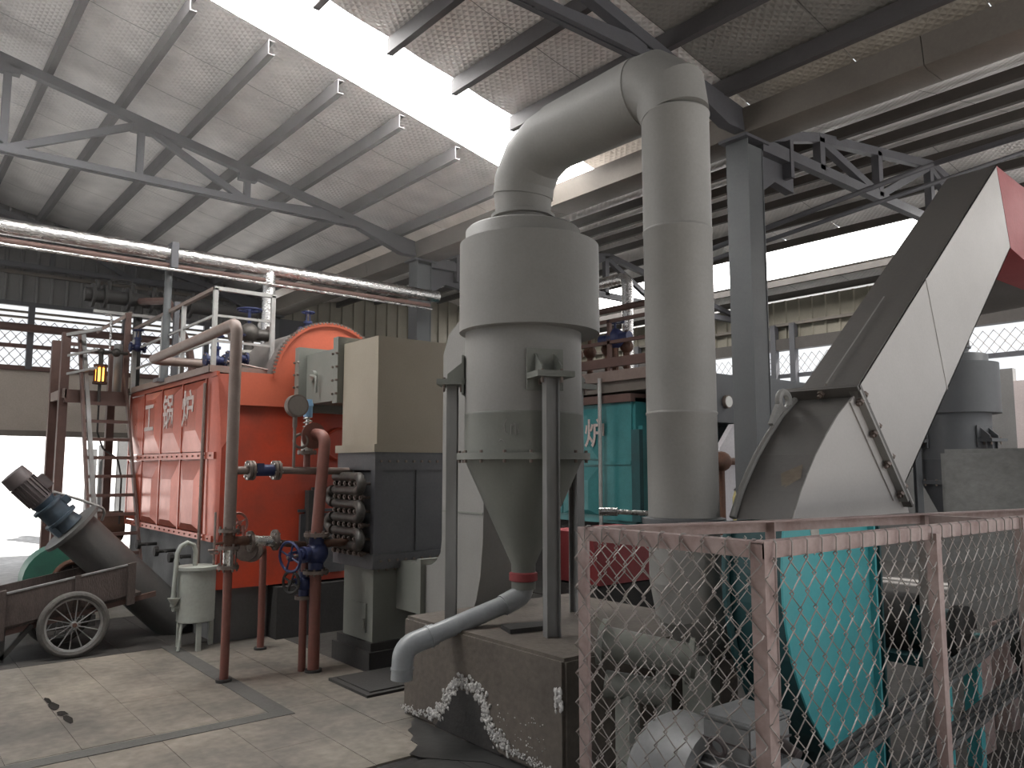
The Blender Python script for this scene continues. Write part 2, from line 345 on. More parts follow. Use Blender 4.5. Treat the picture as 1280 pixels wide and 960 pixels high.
for i in range(len(xs) - 1):                       # wet slabs on the near side of the drain
    for y0, y1 in ((3.3, 4.17), (2.3, 3.3), (1.2, 2.3)):
        slab(xs[i], xs[i + 1], y0, y1, M_wet if xs[i] > 0.7 else M_conc2)
slab(-3, 3.45, 14.0, 17, M_rubble)  # floor inside the back opening, its daylight glare put into a pale colour
for x0, x1, y0, y1 in ((-7, -3, -4, 17), (-3, 3.45, 10.2, 14.0), (-3, 3.45, -4, 1.2)):
    slab(x0, x1, y0, y1, M_conc2)
for x0 in (3.45, 7.4, 11.3):
    for y0 in (-4, 0.2, 4.4, 8.6, 12.8): slab(x0, x0 + 3.9, y0, y0 + 4.2, M_dirtfloor)
struct('drain_channel', MB().box(-3.0, 3.1, 4.18, 4.26, -.013, -.010), M_stain, parent=floor)
struct('trim_1', MB().box(2.36, 2.50, 5.62, 8.3, -0.004, 0.003), M_patch)
struct('trim_2', MB().box(-1.2, 2.50, 5.50, 5.63, -0.004, 0.003), M_patch)
st = MB()
for cx, cy, rx, ry in ((1.19, 6.95, .022, .05), (1.20, 6.78, .035, .06), (1.21, 6.55, .04, .04), (1.22, 6.38, .03, .06)):
    st.add([(cx + rx * math.cos(a * PI / 5) * random.uniform(.7, 1.2), cy + ry * 2 * math.sin(a * PI / 5) * random.uniform(.7, 1.2), 0.0035) for a in range(10)], [tuple(range(10))])
solo('oil_stain', st, M_oil, 'small black oil drips dried on the pale concrete floor slabs', 'stain', kind='stuff')

wp = [(3.10, 4.86), (3.03, 4.80), (2.99, 4.72), (2.93, 4.68), (2.90, 4.56), (2.84, 4.50), (2.83, 4.40), (2.76, 4.33), (2.70, 4.29), (2.72, 4.20), (2.84, 4.05), (2.97, 3.9), (3.02, 3.7), (3.10, 3.5)]
solo('wet_patch', MB().ext([(x, y, .001) for x, y in wp], (0, 0, .003)), M_wet, 'dark wet patch on the floor where the block drains', 'stain', kind='stuff')
# ceiling ---------------------------------------------------------
def z1(x): return 5.13 + 0.22 * (EX - x)           # first roof: centre of the top chord
ceiling = link(bpy.data.objects.new('ceiling', None)); ceiling['kind'] = 'structure'
PX = [6.17, 5.34, 4.55, 3.77, 2.98, 2.19, 1.39, 0.6, -0.2, -1.0, -1.8, -2.6, -3.4, -4.2]
def sheet(y0, y1, xa, xb, zf, purl, mat, sag=0.03):
    vs = []; fs = []; xs_ = []
    n = int(abs(xb - xa) / 0.13)
    for i in range(n + 1):
        x = xa + (xb - xa) * i / n
        d = min(abs(x - p) for p in purl); s_ = sag * min(1, d / 0.35) ** 0.7
        for k in range(5):
            t = k / 4; vs.append((x, y0 + 0.004 + (y1 - y0 - 0.008) * t, zf(x) - s_ * (0.6 + 0.4 * math.sin(PI * t))))
    for i in range(n):
        for k in range(4): a = i * 5 + k; fs.append((a, a + 1, a + 6, a + 5))
    top = len(vs)
    return MB().add(vs, fs)
def rz(x): return z1(x) + 0.26
y = YN
Ys = [-2, -1, 0, 1.05, 2.15, 3.25, 4.35, 5.45, 6.55, 7.55, 8.65, 9.75, 10.85, 11.95, 13.05, 14.15, 15.25, 16.5]
for a, b in zip(Ys[:-1], Ys[1:]):
    if a == 6.55:
        sk = link(bpy.data.objects.new('skylight_panel', MB().ext([(-4.2, a, rz(-4.2)), (-4.2, b, rz(-4.2)), (6.75, b, rz(6.75)), (6.75, a, rz(6.75))], (0, 0, 0.02)).mesh('skylight_panel', M_sky))); sk.parent = ceiling
        continue
    o = link(bpy.data.objects.new('roof_sheet', sheet(a, b, -4.4, 6.75, rz, PX, M_foil).mesh('roof_sheet', M_foil if a > 4 else M_foil2))); o.parent = ceiling
struct('roof_cover', MB().ext([(-4.4, YN, rz(-4.4) + .1), (-4.4, 6.5, rz(-4.4) + .1), (6.75, 6.5, rz(6.75) + .1), (6.75, YN, rz(6.75) + .1)], (0, 0, .03)), M_sheet, parent=ceiling)
struct('roof_cover', MB().ext([(-4.4, 7.6, rz(-4.4) + .1), (-4.4, 17, rz(-4.4) + .1), (6.75, 17, rz(6.75) + .1), (6.75, 7.6, rz(6.75) + .1)], (0, 0, .03)), M_sheet, parent=ceiling)
struct('roof_far_slope', MB().ext([(-7.2, YN - 2, rz(-4.4) - .3), (-7.2, 17, rz(-4.4) - .3), (-4.4, 17, rz(-4.4) + .05), (-4.4, YN - 2, rz(-4.4) + .05)], (0, 0, .03)), M_sheet, parent=ceiling)
# second roof
RX = 10.85
def z2(x): return 5.08 + 0.2 * (x - 7.0) if x < RX else 5.08 + 0.2 * (RX - 7.0) - 0.18 * (x - RX)
def rz2(x): return z2(x) + 0.24
PX2 = [7.3, 8.3, 9.3, 10.3, 11.1, 11.8, 12.5, 14.05, 14.7]
SK2 = (12.55, 14.0)
for a, b in zip(Ys[:-1], Ys[1:]):
    for xa, xb in ((6.95, RX), (RX, SK2[0]), (SK2[1], 15.3)):
        o = link(bpy.data.objects.new('roof_sheet', sheet(a, b, xa, xb, rz2, PX2, M_foil, 0.02).mesh('roof_sheet', M_foil))); o.parent = ceiling
    o = link(bpy.data.objects.new('skylight_panel', MB().ext([(SK2[0], a + .005, rz2(SK2[0])), (SK2[0], b - .005, rz2(SK2[0])), (SK2[1], b - .005, rz2(SK2[1])), (SK2[1], a + .005, rz2(SK2[1]))], (0, 0, .02)).mesh('skylight_panel', M_sky2))); o.parent = ceiling
for xa, xb in ((6.95, RX), (RX, SK2[0]), (SK2[1], 15.3)):
    struct('roof_cover', MB().ext([(xa, YN, rz2(xa) + .08), (xa, 17, rz2(xa) + .08), (xb, 17, rz2(xb) + .08), (xb, YN, rz2(xb) + .08)], (0, 0, .03)), M_sheet, parent=ceiling)
def purlin(x, zc, mat, y0=YN, y1=16.6, wdt=0.07, h=0.16, t=0.012, flip=1):
    f = flip; pr_ = [(0, 0), (f * wdt, 0), (f * wdt, .02), (f * wdt - f * t, .02), (f * wdt - f * t, t), (f * t, t), (f * t, h - t), (f * wdt, h - t), (f * wdt, h), (0, h)]
    o = link(bpy.data.objects.new('purlin', MB().ext([(x - f * wdt / 2 + a, y0, zc + b) for a, b in pr_], (0, y1 - y0, 0)).mesh('purlin', mat))); o.parent = ceiling
for x in PX:
    purlin(x, z1(x) + 0.06, M_purlin, YN, 6.53); purlin(x, z1(x) + 0.06, M_purlin, 7.57, 16.6)
for x in PX2: purlin(x, z2(x) + 0.09, M_purlin2, h=.12)

# walls ---------------------------------------------------------
def seam_panels(wall, kind, a0, a1, step, at, zb, zt, mat):
    a = a0; mes = {}
    while a < a1 - 0.01:
        b = min(a + step, a1)
        mb = MB()
        zt0, zt1 = (zt(a), zt(b)) if callable(zt) else (zt, zt)
        prof = [(a - .002, 0), (a + .015, -.035), (a + .045, -.035), (a + .06, 0), (b + .002, 0)]
        for i in range(len(prof) - 1):
            (p, d), (q, e) = prof[i], prof[i + 1]
            if kind == 'x': vs = [(p, at + d, zb), (q, at + e, zb), (q, at + e, zt1), (p, at + d, zt0)]
            else: vs = [(at + d, p, zb), (at + e, q, zb), (at + e, q, zt1), (at + d, p, zt0)]
            mb.add(vs, [(0, 1, 2, 3)])
        o = link(bpy.data.objects.new('wall_panel', mb.mesh('wall_panel', mat))); o.parent = wall
        a = b
wf = struct('wall_back', MB().box(-4.4, EX, YF + 0.06, YF + 0.14, 4.7, 5.0), M_sheet)
seam_panels(wf, 'x', -4.4, EX, 0.245, YF + 0.03, 4.72, lambda x: rz(x) + 0.05, M_sheet)
# girts, posts, beige panel wall of the back gable
struct('trim_3', MB().box(-4.4, EX, YF - 0.08, YF, 4.64, 4.72), M_steel, parent=None)
struct('trim_4', MB().box(-4.4, EX, YF - 0.06, YF, 5.22, 5.28), M_gutter)
struct('trim_5', MB().box(-4.4, EX, YF - 0.06, YF + .02, 3.88, 3.95), M_brownsteel)
struct('trim_6', MB().box(-4.4, EX, YF - 0.06, YF + .06, 3.48, 3.56), M_brownsteel)
struct('trim_7', MB().box(-4.4, EX, YF - 0.05, YF + .12, 2.30, 2.40), M_gutter)
wl = struct('wall_back_lower', MB().box(-4.4, EX, YF + .03, YF + 0.14, 2.38, 3.5), M_beige)
for z in (4.42, 4.52): struct('trim_8', MB().box(-4.4, EX, YF - .04, YF + .02, z, z + .04), M_gutter)
struct('trim_9', MB().cyl((-4.4, YF - .25, 4.22), (4.6, YF - .25, 4.22), .075, n=12), M_brownsteel)
for x in (-1.5, 0.2, 2.18, 3.75, 5.3): struct('trim_10', MB().box(x - .05, x + .05, YF - .1, YF, 3.5, 4.7), M_steel)
def chain(mb, o, ux, uz, W, H, pitch, r, dep=0.006, curve=True):
    """woven chain link: zigzag wires hooking into one another; o = lower corner, ux/uz in-plane axes"""
    o, ux, uz = V(o), V(ux).normalized(), V(uz).normalized(); nn = ux.cross(uz)
    p = pitch / 2; n = int(round(W / p)); hp = pitch * 0.62; m = int(H / hp)
    for i in range(n):
        pts = []
        for k in range(m + 1):
            s_ = 1 if (k + i) % 2 else -1
            bx = p * (i + 0.5 + 0.56 * s_); bx = min(max(bx, 0), W)
            pts.append(o + ux * bx + uz * (k * hp - 0.07 * hp) + nn * dep * s_)
            if curve: pts.append(o + ux * bx + uz * (k * hp + 0.10 * hp) - nn * dep * s_)
        mb.tube(pts, r, 4, caps=False)
mb = MB(); chain(mb, (-0.5, YF - .02, 3.56), (1, 0, 0), (0, 0, 1), 5.5, 0.86, 0.17, 0.006, curve=False)
solo('wire_netting', mb, M_wire, 'chain link netting stretched across the high gable opening above the beige wall', 'netting', kind='stuff')
# far wall of the second shed
FX = 15.0
wr = struct('wall_right', MB().box(FX + .04, FX + .12, YN, 17, 4.42, 4.6), M_sheet2)
seam_panels(wr, 'y', 1.0, 17, 0.3, FX + .03, 4.42, 5.28, M_sheet2)
struct('trim_11', MB().box(FX - .1, FX + .02, YN, 17, 4.72, 4.78), M_gutter)
struct('trim_12', MB().box(FX - .14, FX + .05, YN, 17, 4.2, 4.44), M_purlin2)
struct('trim_13', MB().box(FX - .06, FX + .05, YN, 17, 3.62, 3.70), M_steel)
struct('wall_right_lower', MB().box(FX, FX + .15, 4.9, 17, 0, 3.42), M_sheet)
struct('wall_right_near', MB().box(FX, FX + .15, YN, 4.9, 0, 3.2), M_pinkwall)
for y in (2.0, 3.2, 8.9, 9.35, 13.2): struct('trim_14', MB().box(FX - .16, FX - .02, y - .06, y + .06, 3.2, 4.75), M_steel)
mb = MB(); chain(mb, (FX, 14.5, 3.70), (0, -1, 0), (0, 0, 1), 13.5, 0.52, 0.17, 0.006, curve=False)
solo('wire_netting', mb, M_wire, 'chain link netting along the high opening of the far shed wall', 'netting', kind='stuff')
solo('sheet_fence', MB().box(17.0, 17.05, 0.5, 5.2, 2.9, 3.55), M_tealnet, 'teal sheet fence seen outside through the far high opening', 'fence')
struct('side_light_blocker', MB().box(-7.1, -7.0, -4, 8.0, 0, 5.6), M_sheet)  # unseen wall, closed only this far to hold back side light
struct('front_light_blocker', MB().box(-7.0, 2.2, -4.1, -4.0, 0, 7), M_sheet)  # added out of view to cut light from behind the camera
struct('side_bounce_ground', MB().box(-30, -7.2, -10, 17, -.12, -.06), M_rubble)  # unseen ground added to bounce sunlight up to the roof
struct('front_bounce_ground', MB().box(-10, 40, -40, -4.15, -.12, -.06), M_rubble)  # unseen pale yard added to bounce sunlight onto the fan side
struct('wall_back_middle', MB().box(4.75, FX, YF + .1, YF + .2, 0, 2.3), M_sheet)
wb = struct('wall_back_second', MB().box(EX + .3, FX, YF + .1, YF + .16, 2.2, 3.0), M_sheet2)
seam_panels(wb, 'x', EX + .3, FX, 0.3, YF + .06, 2.2, lambda x: rz2(x) + 0.03, M_sheet2)
struct('trim_15', MB().box(EX + .3, FX, YF - .04, YF + .04, 4.75, 4.82), M_gutter)
# outdoors beyond the gable
gx = [(-22 + 2.4 * i) for i in range(26)]; vs = []; fs = []
gy = [17.0, 18.5, 20, 22, 24, 27, 30, 34, 40]
for j, yy in enumerate(gy):
    for i, xx in enumerate(gx):
        h = 0 if j < 3 else (j - 2) * 0.55 + random.uniform(-.3, .3)
        vs.append((xx + random.uniform(-.4, .4), yy, -0.06 + h))
for j in range(len(gy) - 1):
    for i in range(len(gx) - 1): a = j * len(gx) + i; fs.append((a, a + 1, a + 1 + len(gx), a + len(gx)))
struct('ground', MB().add(vs, fs), M_rubble)
rb = MB()
for i in range(220):
    yy = random.uniform(19, 32); xx = random.uniform(-1, 9) + (yy - 19) * 0.35; h = max(0, (yy - 21) * 0.2)
    rb.blob((xx, yy, h), random.uniform(.08, .32), 6, 4, .25, (1, 1, .55))
solo('rubble', rb, M_rubble, 'sunlit pale rubble lying outside the back opening', 'rubble', kind='stuff')
for i, (x, y) in enumerate(((4.0, 20), (4.28, 20.1), (4.62, 19.9))):
    solo('fence_post', MB().box(x - .1, x + .1, y - .07, y + .07, 0, 2.15 + .1 * i), M_skirt, ('shortest grey concrete post standing outside behind the ladder rungs', 'grey concrete post between the shortest and the tallest outside', 'tallest grey concrete post standing outside behind the ladder rungs')[i], 'post', 'concrete posts outside the back opening')

# ================================================================== STEEL FRAME
def roof_truss(label, yy):
    t = Thing('roof_truss', label, 'truss', (EX, yy, 5.0), 'lattice roof trusses of the first shed')
    x0 = -4.2; zb = 5.33; up = (0, 1, 0)
    t.part('top_chord', MB().bar((x0, yy, z1(x0)), (6.45, yy, z1(6.45)), .11, .10, up), M_steel)
    t.part('bottom_chord', MB().bar((x0, yy - .035, zb), (5.75, yy - .035, zb), .085, .05, up).bar((x0, yy + .035, zb), (5.75, yy + .035, zb), .085, .05, up), M_steel)
    nodes = [-3.2, -1.85, -0.45, 0.98, 2.42, 3.78, 5.1]
    for x in nodes:
        if z1(x) - zb > .1: t.part('strut', MB().bar((x, yy, zb), (x, yy, z1(x)), .08, .07, up), M_steel)
    for a, b in ((-3.2, -1.85), (-0.45, -1.85), (-.45, .98), (2.42, .98), (2.42, 3.78), (5.1, 3.78)):
        hi_a = a in (-3.2, -.45, 2.42, 5.1)
        pa = (a, yy, z1(a) - .03) if hi_a and (a, b) != (-3.2, -1.85) else (a, yy, zb)
        pb = (b, yy, zb) if pa[2] != zb else (b, yy, z1(b) - .03)
        t.part('diagonal_brace', MB().bar(pa, pb, .085, .07, up), M_steel)
    t.part('gusset_plate', MB().ext([(5.45, yy - .06, zb - .05), (6.2, yy - .06, 5.02), (6.75, yy - .06, 5.02), (6.75, yy - .06, 5.2), (5.6, yy - .06, z1(5.6) + .03)], (0, .12, 0)), M_steel)
    for x in nodes[2:6]: t.part('gusset_plate', MB().box(x - .12, x + .12, yy - .05, yy + .05, z1(x) - .14, z1(x) - .04), M_steel)
    return t
roof_truss('grey lattice roof truss whose end rests on the column behind the orange boiler', 10.3)
roof_truss('grey lattice roof truss passing close above the big grey downpipe', 4.35)
roof_truss('dim lattice roof truss against the corrugated back gable', 16.2)
def roof_truss2(label, yy):
    t = Thing('roof_truss', label, 'truss', (7.0, yy, 5.0), 'lattice roof trusses of the second shed')
    up = (0, 1, 0); zb = 5.0
    t.part('bottom_chord', MB().bar((6.75, yy, zb), (14.9, yy, zb), .11, .09, up), M_steel)
    t.part('top_chord', MB().bar((7.9, yy, 5.36), (RX, yy, 5.78), .1, .09, up).bar((RX, yy, 5.78), (14.9, yy, z2(14.9) - .02), .1, .09, up), M_steel)
    t.part('end_strut', MB().bar((6.8, yy, 5.06), (7.9, yy, 5.36), .1, .09, up), M_steel)
    xsn = [7.95, 9.3, 10.75, 12.2, 13.5]
    zt = lambda x: 5.36 + (x - 7.9) * .142 if x < RX else 5.78 + (x - RX) * (z2(14.9) - 5.8) / (14.9 - RX)
    for x in xsn: t.part('strut', MB().bar((x, yy, zb), (x, yy, zt(x)), .1, .09, up), M_steel)
    for a, b in ((7.95, 9.3), (10.75, 9.3), (10.75, 12.2), (13.5, 12.2)):
        t.part('diagonal_brace', MB().bar((a, yy, zt(a) - .03), (b, yy, zb + .02), .09, .08, up), M_steel)
    t.part('end_bracket', MB().box(6.72, 7.25, yy - .09, yy + .09, 4.88, 5.02).box(7.2, 7.26, yy - .1, yy + .1, 4.72, 5.12), M_steel)
    return t
roof_truss2('grey lattice truss of the second shed starting at the free standing column', 4.35)
roof_truss2('second shed truss seen between the cyclone and the grey downpipe', 10.3)
def column(label, yy, x=EX):
    t = Thing('steel_column', label, 'column', (x, yy, 0), 'grey columns under the valley gutter')
    t.part('web', MB().box(x - .125, x + .125, yy - .006, yy + .006, 0, 4.95), M_col)
    for s_ in (-1, 1): t.part('column_flange', MB().box(x + s_ * .125 - .006, x + s_ * .125 + .006, yy - .125, yy + .125, 0, 4.95), M_col)
    t.part('web_cover', MB().box(x - .12, x + .12, yy - .118, yy - .1, 0, 4.9), M_col)
    t.part('cap_plate', MB().box(x - .2, x + .2, yy - .16, yy + .16, 4.95, 4.98), M_steel)
    t.part('base_plate', MB().box(x - .2, x + .2, yy - .2, yy + .2, 0, .03), M_steel)
    t.part('knee_bracket', MB().ext([(x + .13, yy - .05, 4.93), (x + .8, yy - .05, 4.93), (x + .8, yy - .05, 4.62), (x + .45, yy - .05, 4.66), (x + .13, yy - .05, 4.45)], (0, .1, 0)), M_steel)
column('grey steel column standing free between the downpipe and the inclined flue', 4.4)
column('grey steel column rising behind the beige duct box', 10.35)
column('grey steel column at the far gable', 16.2)
t = Thing('roof_gutter', 'long brown steel valley gutter carried on the column heads', 'gutter', (EX, 0, 4.98))
prof = [(6.42, 5.24), (6.46, 5.0), (6.52, 4.98), (6.80, 4.98), (6.86, 5.0), (6.98, 5.3), (6.96, 5.3), (6.84, 5.03), (6.5, 5.03), (6.44, 5.24)]
for a, b in ((YN, 2.6), (2.6, 7.2), (7.2, 11.8), (11.8, 16.4)):
    t.part('gutter_section', MB().ext([(x, a + .004, z) for x, z in prof], (0, b - a - .008, 0)), M_gutter)
solo('bracing_rod', MB().cyl((7.05, 5.9, 4.05), (8.8, 3.5, 5.03), .03).cyl((8.8, 3.5, 5.03), (8.8, 1.2, 5.12), .03), M_steel, 'thin round brace rod bent past the second shed truss', 'rod')
solo('bracing_rod', MB().cyl((7.0, 5.6, 3.95), (9.6, 2.6, 5.2), .025), M_steel, 'straight brace rod crossing under the gutter beyond the free standing column', 'rod')

# ================================================================== ORANGE BOILER
BX = 2.75
t = Thing('boiler', 'big orange chain grate boiler with creased side panels and a rounded drum', 'boiler', (3.9, 9.8, 0))
t.part('foundation', MB().box(3.36, 5.0, 7.9, 11.5, 0, 0.52), M_found)
t.part('skirt_wall', MB().box(2.83, 4.9, 8.15, 11.55, 0, 1.03), M_skirt)
t.part('casing', MB().box(2.85, 5.05, 8.06, 11.5, 1.0, 2.70), M_orange)
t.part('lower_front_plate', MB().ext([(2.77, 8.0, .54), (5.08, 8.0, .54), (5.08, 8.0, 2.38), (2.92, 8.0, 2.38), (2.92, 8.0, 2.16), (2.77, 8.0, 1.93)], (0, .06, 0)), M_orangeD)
dc, dr = (3.93, 2.68), 0.63
arc = [(dc[0] + dr * math.cos(PI - PI * i / 24), 7.97, dc[1] + dr * math.sin(PI - PI * i / 24)) for i in range(25)]
arc[0] = (dc[0] - dr, 7.97, 2.72); arc[-1] = (dc[0] + dr, 7.97, 2.72)
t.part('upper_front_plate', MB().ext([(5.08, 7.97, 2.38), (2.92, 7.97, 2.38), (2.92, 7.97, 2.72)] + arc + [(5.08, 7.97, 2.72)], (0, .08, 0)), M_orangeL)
t.part('drum', MB().tube([(dc[0], 8.03, dc[1]), (dc[0], 11.6, dc[1])], .625, 40), M_drum, sharp=40)
rim = MB()
for i in range(46):
    a = PI * (0.03 + 0.94 * i / 45); rim.cbox((dc[0] + .655 * math.cos(a), 7.98, dc[1] + .655 * math.sin(a)), (.022, .07, .022))
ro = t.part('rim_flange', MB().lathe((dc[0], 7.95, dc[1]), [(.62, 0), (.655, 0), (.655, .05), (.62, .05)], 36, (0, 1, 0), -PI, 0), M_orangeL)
t.part('rim_bolts', rim, M_flange, parent=ro)
t.part('corner_panel', MB().add([(BX, 8.44, 1.03), (BX, 8.12, 1.03), (2.77, 7.99, 1.03), (BX, 8.44, 2.70), (BX, 8.12, 2.70), (2.915, 7.99, 2.70), (2.77, 7.99, 1.93), (2.915, 7.99, 2.16)],
       [(0, 1, 4, 3), (1, 2, 6), (1, 6, 7, 4), (7, 5, 4)]), M_orange)
yb = [8.44, 9.23, 10.02, 10.81, 11.5]
def creased(y0, y1, z0, z1_, mat=M_orange, x=BX, up=True, dep=.035):
    g = .012; y0 += g; y1 -= g; z0 += g; z1_ -= g; w_, h_ = y1 - y0, z1_ - z0
    a0, a1 = (.30, .12) if up else (.10, .28)
    i = [(x - dep, y0 + .26 * w_, z0 + a0 * h_), (x - dep, y1 - .26 * w_, z0 + a0 * h_), (x - dep, y1 - .26 * w_, z1_ - a1 * h_), (x - dep, y0 + .26 * w_, z1_ - a1 * h_)]
    o = [(x, y0, z0), (x, y1, z0), (x, y1, z1_), (x, y0, z1_)]
    b = [(x + .03, p[1], p[2]) for p in o]
    return MB().add(o + i + b, [(4, 5, 6, 7)] + [(k, (k + 1) % 4, (k + 1) % 4 + 4, k + 4) for k in range(4)] + [(k, k + 8, (k + 1) % 4 + 8, (k + 1) % 4) for k in range(4)])
pan = []
for i in range(4):
    p = t.part('side_panel', creased(yb[i], yb[i + 1], 1.90, 2.68), M_orange, sharp=4)
    q = t.part('side_panel', creased(yb[i], yb[i + 1], 1.06, 1.83, up=False), M_orange, sharp=4)
    pan.append(p)
def lettering(par, ch, size, org, loc, mat=M_letter):
    me = glyph(ch, size, V(org) - V(loc), (0, -1, 0), (0, 0, 1), mat)
    o = child(par, 'lettering', me); o['label'] = 'white painted character ' + ch
for ch, p, y_, z_ in (('炉', pan[0], 8.93, 2.36), ('锅', pan[1], 9.66, 2.36), ('工', pan[2], 10.45, 2.33)):
    lettering(p, ch, .42, (BX - .039, y_, z_), t.loc)
t.part('waist_strip', MB().box(BX - .02, BX + .02, 8.10, 11.5, 1.83, 1.90), M_orange)
t.part('top_strip', MB().box(BX - .012, BX + .02, 8.12, 11.5, 2.68, 2.73), M_orange)
t.part('bottom_strip', MB().box(BX - .015, BX + .02, 8.10, 11.5, 1.0, 1.06), M_orange)
for yy in yb: t.part('seam_strip', MB().box(BX - .012, BX + .01, yy - .016, yy + .016, 1.06, 2.68), M_orange)
bl = MB()
for i in range(18): bl.cyl((BX - .028, 8.2 + i * .185, 1.865), (BX - .018, 8.2 + i * .185, 1.865), .012, n=6).cyl((BX - .024, 8.2 + i * .185, 1.03), (BX - .014, 8.2 + i * .185, 1.03), .01, n=6)
t.part('strip_bolts', bl, M_rust)
t.part('corner_pipe', MB().cyl((BX - .04, 8.38, .75), (BX - .04, 8.38, 2.62), .018, n=8), M_pipe2)
for y_, z_ in ((9.55, .8), (9.0, .78), (10.3, .82), (8.75, .7)): t.part('ash_door_latch', MB().cyl((2.62, y_, z_), (2.84, y_, z_), .02, n=8).cyl((2.60, y_, z_), (2.64, y_, z_), .055, n=10).cyl((2.7, y_ - .12, z_), (2.7, y_ + .12, z_), .012, n=6), M_black)
t.part('inspection_door', MB().box(3.62, 4.15, 7.96, 8.0, .62, 1.25).box(3.6, 4.17, 7.97, 8.0, 1.27, 1.3), M_econ)
fr = MB().cyl((3.72, 7.93, 1.0), (3.95, 7.93, 1.0), .025, n=8).cyl((3.72, 7.93, 1.42), (3.95, 7.93, 1.42), .025, n=8).box(3.68, 3.74, 7.9, 8.0, .9, 1.5).box(3.75, 4.3, 7.96, 8.0, 1.5, 1.53)
t.part('door_hinge', fr, M_black)
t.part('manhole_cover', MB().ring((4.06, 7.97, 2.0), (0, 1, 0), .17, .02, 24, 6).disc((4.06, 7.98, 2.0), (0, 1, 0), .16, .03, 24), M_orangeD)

# walkway along the top of the boiler side
t = Thing('boiler_walkway', 'narrow steel walkway with pale guard rails on top of the orange boiler side', 'walkway', (2.95, 9.8, 2.72), None)
t.part('deck', MB().box(2.72, 3.32, 8.25, 11.5, 2.735, 2.755), M_brownsteel)
t.part('edge_angle', MB().box(2.70, 2.725, 8.24, 11.5, 2.73, 2.80).box(2.70, 3.40, 8.235, 8.26, 2.73, 2.80), M_pipe2)
def post(x, y_, z0=2.76, z1_=3.62, s_=.022): return MB().box(x - s_, x + s_, y_ - s_, y_ + s_, z0, z1_)
for x, y_ in ((2.75, 8.28), (3.375, 8.28), (2.75, 9.35), (2.75, 10.15), (2.75, 11.45), (3.3, 11.45)): t.part('rail_post', post(x, y_), M_rail)
t.part('top_rail', MB().box(2.727, 2.773, 8.26, 11.47, 3.60, 3.64), M_pipe2)
t.part('top_rail', MB().box(2.727, 3.40, 8.258, 8.302, 3.60, 3.64), M_rail)
for z in (3.05, 3.32):
    t.part('middle_rail', MB().box(2.738, 2.762, 8.28, 11.47, z, z + .025), M_rail)
    t.part('middle_rail', MB().box(2.75, 3.38, 8.268, 8.292, z, z + .025), M_rail)
t.part('kick_bar', MB().cyl((2.9, 8.3, 2.86), (3.4, 8.22, 2.78), .012, n=6), M_pipe2)

def handwheel(mb, c, axis, R, r=.009, spokes=4):
    c = V(c); u, v = frame(V(axis)); mb.ring(c, axis, R, r, 20, 6); mb.disc(c, axis, R * .22, r * 3, 10)
    for k in range(spokes):
        a = 2 * PI * k / spokes + .4; mb.cyl(c, c + (u * math.cos(a) + v * math.sin(a)) * R, r * .7, n=5)
    return mb
def gate_valve(name, label, c, axis, stem, s_=1.0, mat=M_blue, group=None):
    """flanged valve: body along 'axis', stem along 'stem'"""
    c = V(c); a = V(axis).normalized(); u = V(stem).normalized()
    t = Thing(name, label, 'valve', c - V((0, 0, .11 * s_)), group)
    t.part('body', MB().cyl(c - a * .11 * s_, c + a * .11 * s_, .05 * s_, n=14).blob(c, .075 * s_, 12, 8).cyl(c, c + u * .15 * s_, .045 * s_, n=12), mat)
    for k in (-1, 1):
        f = t.part('flange', MB().disc(c + a * k * .11 * s_, a, .085 * s_, .022 * s_, 18), M_flange if mat != M_blue else mat)
        t.part('bolts', MB().bolts(c + a * k * .11 * s_, a, .07 * s_, 6, .009 * s_, .05 * s_), M_flange, parent=f)
    b = t.part('bonnet', MB().disc(c + u * .15 * s_, u, .06 * s_, .03 * s_, 14).bar(c + u * .15 * s_ + a * .03 * s_, c + u * .26 * s_ + a * .02 * s_, .015 * s_, .015 * s_).bar(c + u * .15 * s_ - a * .03 * s_, c + u * .26 * s_ - a * .02 * s_, .015 * s_, .015 * s_), mat)
    t.part('stem', MB().cyl(c + u * .15 * s_, c + u * .33 * s_, .011 * s_, n=8), M_flange, parent=b)
    t.part('handwheel', handwheel(MB(), c + u * .29 * s_, u, .085 * s_, .01 * s_), mat)
    return t
gate_valve('gate_valve', 'blue gate valve at the end of the brown pipe on the boiler walkway', (2.96, 8.85, 2.93), (1, 0, 0), (0, 0, 1), .95)
gate_valve('gate_valve', 'blue gate valve nearest the corner post of the walkway rail', (3.06, 8.45, 2.92), (1, 0, 0), (0, 0, 1), .9)
gate_valve('gate_valve', 'blue valve on top of the boiler drum beside the aluminium stub', (4.12, 9.0, 3.38), (1, 0, 0), (0, 0, 1), .9)
gate_valve('gate_valve', 'dark blue valve on the pipe above the amber lamp', (2.72, 11.2, 3.33), (1, 0, 0), (0, 0, 1), .8)
t = Thing('steam_valve', 'dark steam stop valve between the walkway rail and the aluminium stub', 'valve', (3.45, 9.3, 3.0))
t.part('body', MB().cyl((3.3, 9.3, 3.35), (3.75, 9.3, 3.35), .07, n=14).blob((3.5, 9.3, 3.36), .12, 12, 8).cyl((3.5, 9.3, 3.0), (3.5, 9.3, 3.4), .06, n=12), M_tubes)
for x in (3.3, 3.75): t.part('flange', MB().disc((x, 9.3, 3.35), (1, 0, 0), .12, .03, 18), M_flange)
t.part('flange', MB().disc((3.5, 9.3, 3.12), (0, 0, 1), .12, .03, 18), M_hub)
t.part('handwheel', handwheel(MB().cyl((3.5, 9.3, 3.4), (3.5, 9.3, 3.66), .02, n=8), (3.5, 9.3, 3.64), (0, 0, 1), .14, .014), M_blue)
t = Thing('steam_header', 'dark clutter of steam header pipes and flanges above the far end of the walkway', 'pipe', (2.9, 11.0, 2.76))
